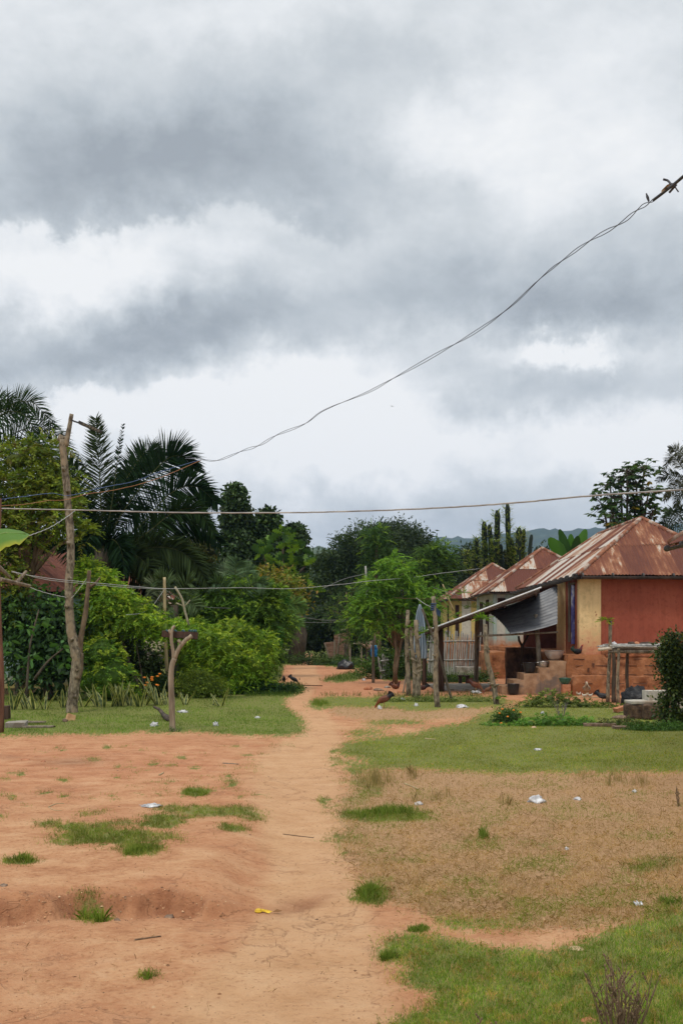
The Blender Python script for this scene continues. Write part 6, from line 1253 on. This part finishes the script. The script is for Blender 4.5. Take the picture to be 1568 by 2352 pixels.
plank('bench_slab', 'low grey concrete bench slab by the post at the left edge', 'bench', (38,1672), (.40,.34,.12), .1, CONC); plank('wood_block', 'upright dark wood block behind the bench slab', 'block', (16,1652), (.15,.2,.3), .05, WOOD_D)
plank('plank', 'weathered plank lying right of the bench slab', 'plank', (88,1673), (.6,.1,.04), .12, WOOD_W); plank('plank', 'shorter plank lying across the weathered one', 'plank', (82,1664), (.42,.12,.035), -.15, WOOD_W, 0, .03); plank('plank', 'thin dark plank end furthest right in the wood pile', 'plank', (112,1671), (.3,.08,.03), -.35, WOOD_D)
plank('wood_chunk', 'pale split wood chunk beside the tall pole', 'wood', (163,1656), (.16,.12,.14), .5, M('fresh_wood', (.45, .24, .12), (.6, .38, .2), 9), .2)
lump('wood_chip', 'small dark chip left of the pale wood chunk', 'wood', G(150, 1659), (.06, .05, .05), STONE, 3, .3)
a = G(354, 1650); mb = MB(); mb.tube(crv([G(390, 1658)+Vector((0, 0, .03)), G(378, 1650)+Vector((0, 0, .06)), G(366, 1646)+Vector((0, 0, .16)), G(354, 1643)+Vector((0, 0, .2))], 10), [.07, .075, .065, .05, .045, .04, .04, .035, .03, .025], 9, .25)
tag(mb.build('charred_log', M('charred_wood', (.02, .018, .016), (.12, .09, .07), 14, .9, .8), loc=G(390, 1658), smooth=True), 'charred log leaning beside the forked post', 'log')
twigs('leafy_twig', 'small green weed at the foot of the forked post', G(404, 1683), 16, .16, 1.2, M('weed_green', (.05, .1, .02), (.1, .16, .04), 9), 12)
# ================================================================== drying rack
dr = empty('drying_rack', (P(1480, 1500, 27.6).x, 27.6, 0), 'rough pole drying rack in front of the red wall', 'rack'); Yd = 27.4
for (bx, by, tx, ty, Y, r, m) in [(1395,1620,1400,1424,27.4,.055,BARK_P),(1409,1620,1407,1490,27.6,.06,BARK_D),(1418,1624,1420,1489,27.2,.05,BARK_P),(1640,1620,1642,1480,27.4,.06,BARK_P),(1600,1620,1600,1480,28.6,.06,BARK_P),(1440,1610,1440,1485,28.7,.05,BARK_D)]:
    post(P(bx, by, Y), P(tx, ty, Y), r, r*.8, m, dr, n=7, wob=.15, bend=.02)
for (x0, y0, x1, y1, Y, r, m) in [(1373,1492,1404,1489,27.2,.045,M('pale_wood',(.42,.36,.28),(.58,.5,.4),8)),(1397,1496,1660,1499,27.25,.05,WOOD_W),(1400,1491,1660,1494,28.6,.05,WOOD_D)]:
    mb = MB(); mb.tube([P(x0, y0, Y), P(x1, y1, Y)], r, 8, .1); mb.build('crosspole', m, dr, smooth=True)
mb = MB(); rs = random.Random(3)
for k in range(34):
    Y = 27.1+1.7*k/33; x0 = P(1398, 0, 27.4).x+rs.uniform(-.05, .25); z = 1.5+rs.uniform(0, .07); mb.tube([Vector((x0, Y, z+.02)), Vector((x0+1.6, Y+rs.uniform(-.06, .06), z+rs.uniform(-.05, .05))), Vector((x0+3, Y+rs.uniform(-.1, .1), z))], rs.uniform(.012, .028), 6, .12)
mb.build('stick_platform', GREYW, dr)
for i, (x, w_, lab, m) in enumerate([(1448,20,'charred dark chunk on the left of the drying rack top',WOOD_D),(1461,12,'orange chip between the dark chunks on the drying rack',BRICK1),(1486,34,'long charred chunk on the drying rack top',WOOD_D),(1408,12,'white scrap on the corner of the drying rack',BAG_W)]):
    p = P(x, 1476, 27.6); lump('charred_wood' if m is WOOD_D else 'scrap', lab, 'scrap', (p.x, 27.6, 1.59), (w_/F*27.6/2, .08, .06), m, i+50, .3)
# snake plants
SN = []
def snake(seed, n, h):
    mb = MB(); rs = random.Random(seed)
    for k in range(n):
        a = rs.uniform(0, 6.28); ln = h*rs.uniform(.55, 1); sp_ = rs.uniform(.08, .6); w_ = rs.uniform(.034, .048); b = Vector((math.cos(a)*.04, math.sin(a)*.04, -.02)); m = 7
        d = Vector((math.cos(a)*sp_, math.sin(a)*sp_, 1)).normalized(); s = Vector((-math.sin(a+rs.uniform(-1, 1)), math.cos(a), 0)).normalized()
        vs = []; g_ = (.05, .075, .03); yl = (.75, .70, .26); cl = []
        for i in range(m+1):
            f = i/m; c = b+d*ln*f+Vector((math.cos(a), math.sin(a), 0))*sp_*.25*ln*f*f; ww = w_*(math.sin(math.pi*(f*.78+.2))**.7 if f < 1 else .02)
            vs += [c-s*ww, c-s*ww*.62, c+s*ww*.62, c+s*ww]; cl += [yl, g_ if i % 2 else (.16, .2, .09), g_ if i % 2 else (.12, .16, .07), yl]
        o_ = len(mb.v); mb.v += [tuple(x) for x in vs]; mb.c += cl
        for i in range(m):
            for j in range(3): mb.f.append((o_+i*4+j, o_+i*4+j+1, o_+i*4+j+5, o_+i*4+j+4))
    return mb.build('snake_plant', LEAF)
protos = [snake(1, 4, .55), snake(2, 6, .62), snake(3, 3, .6), snake(4, 9, .72)]
LABS = ['leftmost yellow edged snake plant by the post at the left edge', 'small snake plant second from the left', 'slim three leaved snake plant third from the left', 'snake plant fourth from the left with a long leaning leaf', 'snake plant fifth from the left with crossed leaves', 'spreading snake plant just left of the tall pole',
 'snake plant just right of the tall pole', 'slim upright snake plant starting the middle clump', 'broad pale snake plant beside the start of the middle clump', 'short snake plant inside the middle clump', 'tall snake plant at the centre of the middle clump', 'dense snake plant right of the middle clump centre', 'low fanning snake plant ending the middle clump', 'narrow snake plant standing alone right of the middle clump', 'thin snake plant stalks before the dense one', 'largest dense snake plant left of the bamboo pole foot', 'snake plant half hidden behind the bamboo pole foot', 'snake plant right of the forked post', 'lone snake plant at the foot of the low round bush', 'short snake plant sprig left of the lone one']
used = set()
for i, ((x, y, pr, s), lab) in enumerate(zip([(31,1622,1,1.0),(56,1621,2,.8),(68,1621,2,1.2),(80,1622,0,1.15),(104,1622,0,1.05),(146,1618,1,.95),(191,1616,0,1.1),(228,1616,2,1.3),(240,1617,0,1.25),(255,1616,2,.9),(270,1615,1,1.1),(280,1615,3,1.0),(299,1614,1,.9),(320,1615,2,1.25),(333,1612,2,.9),(364,1612,3,1.15),(383,1612,2,1.1),(425,1612,0,.9),(508,1614,0,1.05),(488,1612,2,.6)], LABS)):
    o = protos[pr] if pr not in used else protos[pr].copy()
    if pr in used: COL.objects.link(o)
    used.add(pr); s *= 1.12; g = G(x, y+8); o.location = g; o.rotation_euler = (0, 0, i*1.3); o.scale = (s, s, s); tag(o, lab, 'snake plant', 'snake plants edging the left lawn')
# ================================================================== chickens
def chicken(label, pos, heading, s, body, tail, head=None, pose='stand', name='chicken', cat='chicken', group='chickens in the yard', seed=1):
    mb = MB(); hd = head or body
    if pose == 'stand': R = [(-.25,.36,.006,.03),(-.20,.33,.02,.055),(-.14,.28,.05,.065),(-.08,.24,.078,.08),(0,.22,.092,.095),(.08,.22,.08,.09),(.125,.265,.052,.055),(.15,.32,.033,.035),(.165,.365,.026,.028),(.185,.385,.026,.026),(.205,.385,.016,.016),(.235,.375,.002,.003)]
    elif pose == 'peck': R = [(-.25,.38,.006,.03),(-.20,.36,.02,.055),(-.14,.31,.05,.065),(-.08,.27,.078,.08),(0,.235,.092,.092),(.08,.20,.078,.082),(.13,.165,.05,.052),(.17,.12,.034,.034),(.195,.075,.027,.027),(.21,.045,.025,.025),(.22,.025,.014,.014),(.23,.0,.002,.003)]
    else: R = [(-.25,.22,.006,.03),(-.20,.19,.02,.05),(-.14,.14,.055,.06),(-.08,.11,.085,.09),(0,.10,.1,.10),(.08,.11,.085,.09),(.12,.17,.052,.055),(.145,.23,.033,.035),(.16,.27,.026,.028),(.18,.29,.026,.026),(.2,.29,.016,.016),(.23,.28,.002,.003)]
    n = 12; cR = len(R); vs = []; cl = []
    for i, (x, z, ry, rz_) in enumerate(R):
        c = tail if i < 3 else (body if i < 6 else hd)
        if i == 9 or i == 10: c = (.35, .04, .03)
        if i == 11: c = (.4, .3, .12)
        tgx = R[min(i+1, cR-1)][0]-R[max(i-1, 0)][0]; tgz = R[min(i+1, cR-1)][1]-R[max(i-1, 0)][1]; l_ = math.hypot(tgx, tgz)
        for k in range(n): a = 2*math.pi*k/n; u_ = math.cos(a)*rz_; vs.append((x-tgz/l_*u_, math.sin(a)*ry, z+tgx/l_*u_)); cl.append(tuple(np.array(c)*random.uniform(.8, 1.2)))
    fs = [(i*n+k, i*n+(k+1) % n, (i+1)*n+(k+1) % n, (i+1)*n+k) for i in range(cR-1) for k in range(n)]+[tuple(range(n))[::-1], tuple((cR-1)*n+k for k in range(n))]
    mb.v += vs; mb.f += fs; mb.c += cl
    tx, tz = R[2][0], R[2][1]; mb.cur = tail
    for k in range(7):   # tail feathers
        a = 1.0+.22*(k-3); b = Vector((tx+.03, (k-3)*.006, tz)); e = b+Vector((-math.cos(a-.25)*.17, (k-3)*.008, math.sin(a-.25)*.15)); w_ = Vector((.02, 0, .022)); mb.add([b-w_, b+w_, e+w_*.8, e+Vector((-.012, 0, -.02)), e-w_*.8], [(0, 1, 2, 3, 4)])
    for sg in (-1, 1):   # wings
        mb.cur = tuple(np.array(body)*.75); mb.add([(.06, sg*.088, R[4][1]+.03), (-.03, sg*.1, R[4][1]+.05), (-.15, sg*.06, R[4][1]+.04), (-.10, sg*.088, R[4][1]-.02), (.02, sg*.1, R[4][1]-.035)], [(0, 1, 2, 3, 4)])
        if pose != 'sit':
            mb.cur = (.35, .25, .1); a = Vector((-.0, sg*.045, .17)); b = Vector((-.015, sg*.045, .08)); c = Vector((.0, sg*.045, .005)); mb.tube([a+Vector((0, 0, .03)), a, b, c], [.03, .02, .009, .008], 6)
            for q_ in (-.5, 0, .5): mb.tube([c, c+Vector((math.cos(q_)*.045, math.sin(q_)*.045, 0))], [.006, .004], 4)
            mb.tube([c, c+Vector((-.025, 0, 0))], [.006, .004], 4)
    hx, hz = R[9][0], R[9][1]; mb.cur = (.5, .03, .03); u_ = Vector((0, 0, 1)) if pose != 'peck' else Vector((.9, 0, .3))
    for k in range(3): p = Vector((hx-.012+.012*k, 0, hz+.02)); mb.add([p+Vector((-.008, .003, 0)), p+Vector((.008, .003, 0)), p+u_*.022], [(0, 1, 2)])
    o = mb.build(name, FEATHER, smooth=True); o.location = pos; o.rotation_euler = (0, 0, heading); o.scale = (s, s, s); return tag(o, label, cat, group)
BLK = (.012, .012, .015); BRN = (.16, .05, .02); DBR = (.07, .02, .012); WHC = (.55, .45, .32)
chicken('black hen seen from behind at the bend of the footpath, left one', G(652, 1571), math.radians(100), .78, BLK, BLK)
chicken('black hen pecking beside the footpath, right one of the pair', G(675, 1572), math.radians(-15), .82, BLK, BLK, None, 'peck')
chicken('dark chestnut hen with black tail pecking at a white scrap on the grass', G(881, 1627), math.radians(178), .98, BRN, BLK, (.2, .07, .02), 'peck')
chicken('brown hen beside the cold hearth near the feathery tree', G(908, 1583), math.radians(-30), .9, BRN, DBR, DBR, 'sit'); chicken('dark reddish hen half hidden behind the thin posts', G(970, 1585), math.radians(160), .85, DBR, BLK, DBR, 'sit')
chicken('reddish hen pecking in front of the lean-to shed', G(1093, 1592), math.radians(-12), 1.05, BRN, DBR, (.22, .1, .05), 'peck')
chicken('small brown young chicken right of the pecking reddish hen', G(1119, 1594), math.radians(160), .62, (.2, .1, .05), BRN, None, 'peck'); chicken('pale young chicken left of the bucket', G(1157, 1594), math.radians(200), .6, (.4, .25, .13), BRN)
chicken('black rooster resting on the edge of the plinth', Vector((P(1326, 1500, 31.1).x, 31.15, 1.235)), math.radians(20), .95, BLK, (.01, .03, .02), (.12, .02, .02), 'sit')
chicken('cream white hen standing upright in front of the mud plinth', G(1346, 1601), math.radians(75), 1.15, WHC, (.4, .3, .2)); chicken('black speckled hen beside the drying rack posts', G(1383, 1614), math.radians(-20), .85, (.04, .04, .045), BLK)
for (x, y, hd, lab) in [(1328,1602,30,'white chick left of the cream hen'),(1341,1605,150,'pale chick at the feet of the cream hen'),(1354,1605,10,'white chick right of the cream hen')]: chicken(lab, G(x, y), math.radians(hd), .42, (.6, .55, .45), (.5, .42, .3), name='chick', cat='chick', group='chicks with the cream hen')
# bird in the sky
mb = MB(); mb.cur = (.02, .02, .025); p = P(900, 933, 60); mb.add([p+Vector((-.12, 0, .05)), p+Vector((-.03, .02, .03)), p+Vector((0, -.02, 0)), p+Vector((-.04, -.03, 0))], [(0, 1, 2, 3)]); mb.add([p+Vector((.13, 0, -.02)), p+Vector((.03, .02, .03)), p+Vector((0, -.02, 0)), p+Vector((.04, -.03, -.01))], [(0, 1, 2, 3)]); mb.tube([p+Vector((-.05, .03, -.01)), p, p+Vector((.05, -.03, .01))], [.005, .02, .008], 6)
tag(mb.build('bird', VC, loc=p), 'tiny dark bird flying in the pale sky', 'bird')
# ================================================================== cables
def cable(name, label, pts, Ya, Yb, r, mat, n=90, jit=0, seed=1, parts=None, twist=0, ph=0, cat='cable'):
    r = r*.75 if not parts else r; jit *= .6
    xs = [p[0] for p in pts]; L0 = xs[0]; L1 = xs[-1]; rs = random.Random(seed)
    c = crv([P(x, y, Ya+(Yb-Ya)*(x-L0)/(L1-L0)) for x, y in pts], n)
    out = []
    for i, p in enumerate(c):
        q_ = Vector(p); q_.z += rs.uniform(-jit, jit)+twist*math.sin(i/n*48+ph+2*math.sin(i/n*7))*(.35+.65*abs(math.sin(i/n*9))); out.append(q_)
    mb = MB(); mb.tube(out, r, 6); o = mb.build(name, mat, parts, loc=None if parts else out[0], smooth=True)
    if not parts: tag(o, label, cat)
    return o
cable('cable', 'thick pale cable crossing the whole view from the left post', [(0,1168),(200,1172),(400,1177),(600,1178),(784,1175),(1000,1167),(1180,1155),(1340,1140),(1480,1130),(1568,1124),(1750,1108)], 19.7, 12, .017, M('grey_pale_cable', (.22, .21, .2), (.42, .4, .37), 3, .6, 0), 160, .004)
tw = empty('twisted_cable', P(470, 1057, 26), 'dark twisted pair of wires slanting down across the sky', 'cable')
TP = [(462,1056),(500,1057),(560,1035),(600,1020),(640,998),(700,973),(745,942),(840,903),(900,870),(1000,815),(1080,770),(1170,705),(1240,640),(1290,598),(1360,550),(1430,508),(1475,474),(1503,457)]
cable('wire', '', TP, 26, 13, .0055, CABLE_K, 200, .003, 1, tw, .028, 0); cable('wire', '', TP, 26, 13, .0055, CABLE_K, 200, .003, 2, tw, .028, 2.6)
mb = MB(); mb.tube(crv([P(1500, 459, 13), P(1530, 436, 12.6), P(1568, 405, 12), P(1700, 290, 11)], 20), .02, 7); mb.build('thick_end', CABLE_K, tw, smooth=True)
mb = MB(); mb.tube([P(1489, 463, 13.1), P(1486, 453, 13.1), P(1483, 444, 13.1)], [.012, .02, .008], 6); mb.build('tied_end', CABLE_K, tw)
mb = MB(); mb.cur = (.55, .45, .3); mb.add([P(1517, 443, 12.6), P(1540, 428, 12.6), P(1543, 420, 12.5), P(1531, 424, 12.5), P(1518, 437, 12.6)], [(0, 1, 2, 3, 4)]); mb.build('cloth_strip', VC, tw)
mb = MB(); mb.tube(crv([P(1522, 412, 12.6), P(1533, 415, 12.6), P(1540, 423, 12.5), P(1552, 421, 12.4)], 8), .014, 6); mb.tube([P(1552, 424, 12.4), P(1536, 442, 12.5)], .016, 6); mb.tube([P(1548, 428, 12.4), P(1557, 441, 12.4)], .009, 6); mb.build('knot', CABLE_K, tw)
cable('cable', 'blue wire looping in front of the oil palm to the left', [(-40,1150),(0,1147),(60,1140),(119,1133),(162,1138),(234,1120),(306,1106),(380,1080),(462,1056)], 22, 26, .009, CABLE_B, 60, .006, 3)
cable('cable', 'orange wire hanging just below the blue wire', [(-40,1165),(0,1162),(60,1158),(110,1150),(150,1148),(200,1135),(270,1124),(360,1100),(462,1057)], 22, 26, .009, CABLE_O, 60, .006, 4)
cable('wire', 'pale line running from the left post across the vines to the centre', [(28,1314),(90,1325),(155,1333),(288,1345),(378,1352),(470,1351),(564,1350),(668,1352),(776,1343),(852,1334),(938,1327),(1010,1317),(1100,1306)], 20, 40, .010, CABLE_W, 110, .005, 5)
cable('wire', 'second pale line just beneath the first one on the left', [(28,1312),(100,1330),(155,1337),(288,1349),(378,1353)], 20, 29.8, .009, CABLE_W, 50, .005, 6)
cable('wire', 'white cord sagging from the banana leaf to the tall pole', [(68,1230),(100,1218),(125,1206),(150,1190),(174,1172)], 16, 24, .008, CABLE_W, 30, .012, 7)
cable('wire', 'pale cord looping from the far left to the side branch of the pole', [(60,1345),(100,1360),(155,1372),(170,1368),(205,1322)], 24, 24.2, .009, CABLE_W, 30, .008, 8)
cable('wire', 'pale cord hanging from the bamboo pole down into the vines', [(378,1354),(365,1372),(350,1392),(325,1408),(290,1412)], 29.8, 28, .008, CABLE_W, 30, .004, 9)
cable('wire', 'thin wire between the bamboo pole and the first crowns', [(378,1354),(430,1385),(480,1395),(530,1397)], 29.8, 32, .007, CABLE_G, 30, .003, 10)
cable('wire', 'thin grey wire pair sagging in the dark gap behind the footpath', [(640,1405),(672,1412),(740,1424),(812,1421),(850,1412)], 40, 44, .011, CABLE_G, 40, .003, 11)
cable('wire', 'thin lower wire in the dark gap behind the footpath', [(643,1424),(720,1430),(794,1426),(860,1415)], 40, 44, .009, CABLE_G, 40, .003, 12)
cable('wire', 'thin brownish line from the feathery tree to the tall thin pole', [(905,1373),(950,1375),(995,1376)], 33, 26, .008, WOOD_R, 20, .003, 13)
cable('wire', 'white cord tied from the laundry to the tall thin pole', [(955,1373),(975,1387),(993,1396)], 31, 26, .009, CABLE_W, 20, .002, 14)
cable('wire', 'thin line from the tall thin pole to the houses', [(995,1350),(1060,1370),(1100,1385)], 26, 40, .006, CABLE_G, 20, .002, 15)
cable('wire', 'grey line rising to the thin grey pole among the crowns', [(740,1352),(790,1330),(839,1318)], 44, 46, .012, CABLE_G, 20, .002, 16)
# ================================================================== haze
mb = MB(); mb.box((0, 1900, 117), (9000, 4800, 248)); hz = mb.build('haze', bpy.data.materials.new('haze'))
hm_ = hz.data.materials[0]; hm_.use_nodes = True; ht = hm_.node_tree; ht.nodes.clear(); ho = ht.nodes.new('ShaderNodeOutputMaterial'); hv = ht.nodes.new('ShaderNodeVolumePrincipled')
hv.inputs['Color'].default_value = (.36, .58, 1.0, 1); hv.inputs['Density'].default_value = .00015; hv.inputs['Anisotropy'].default_value = .1; ht.links.new(hv.outputs[0], ho.inputs['Volume'])
tag(hz, 'thin blue haze over the far hills', 'haze', kind='stuff')
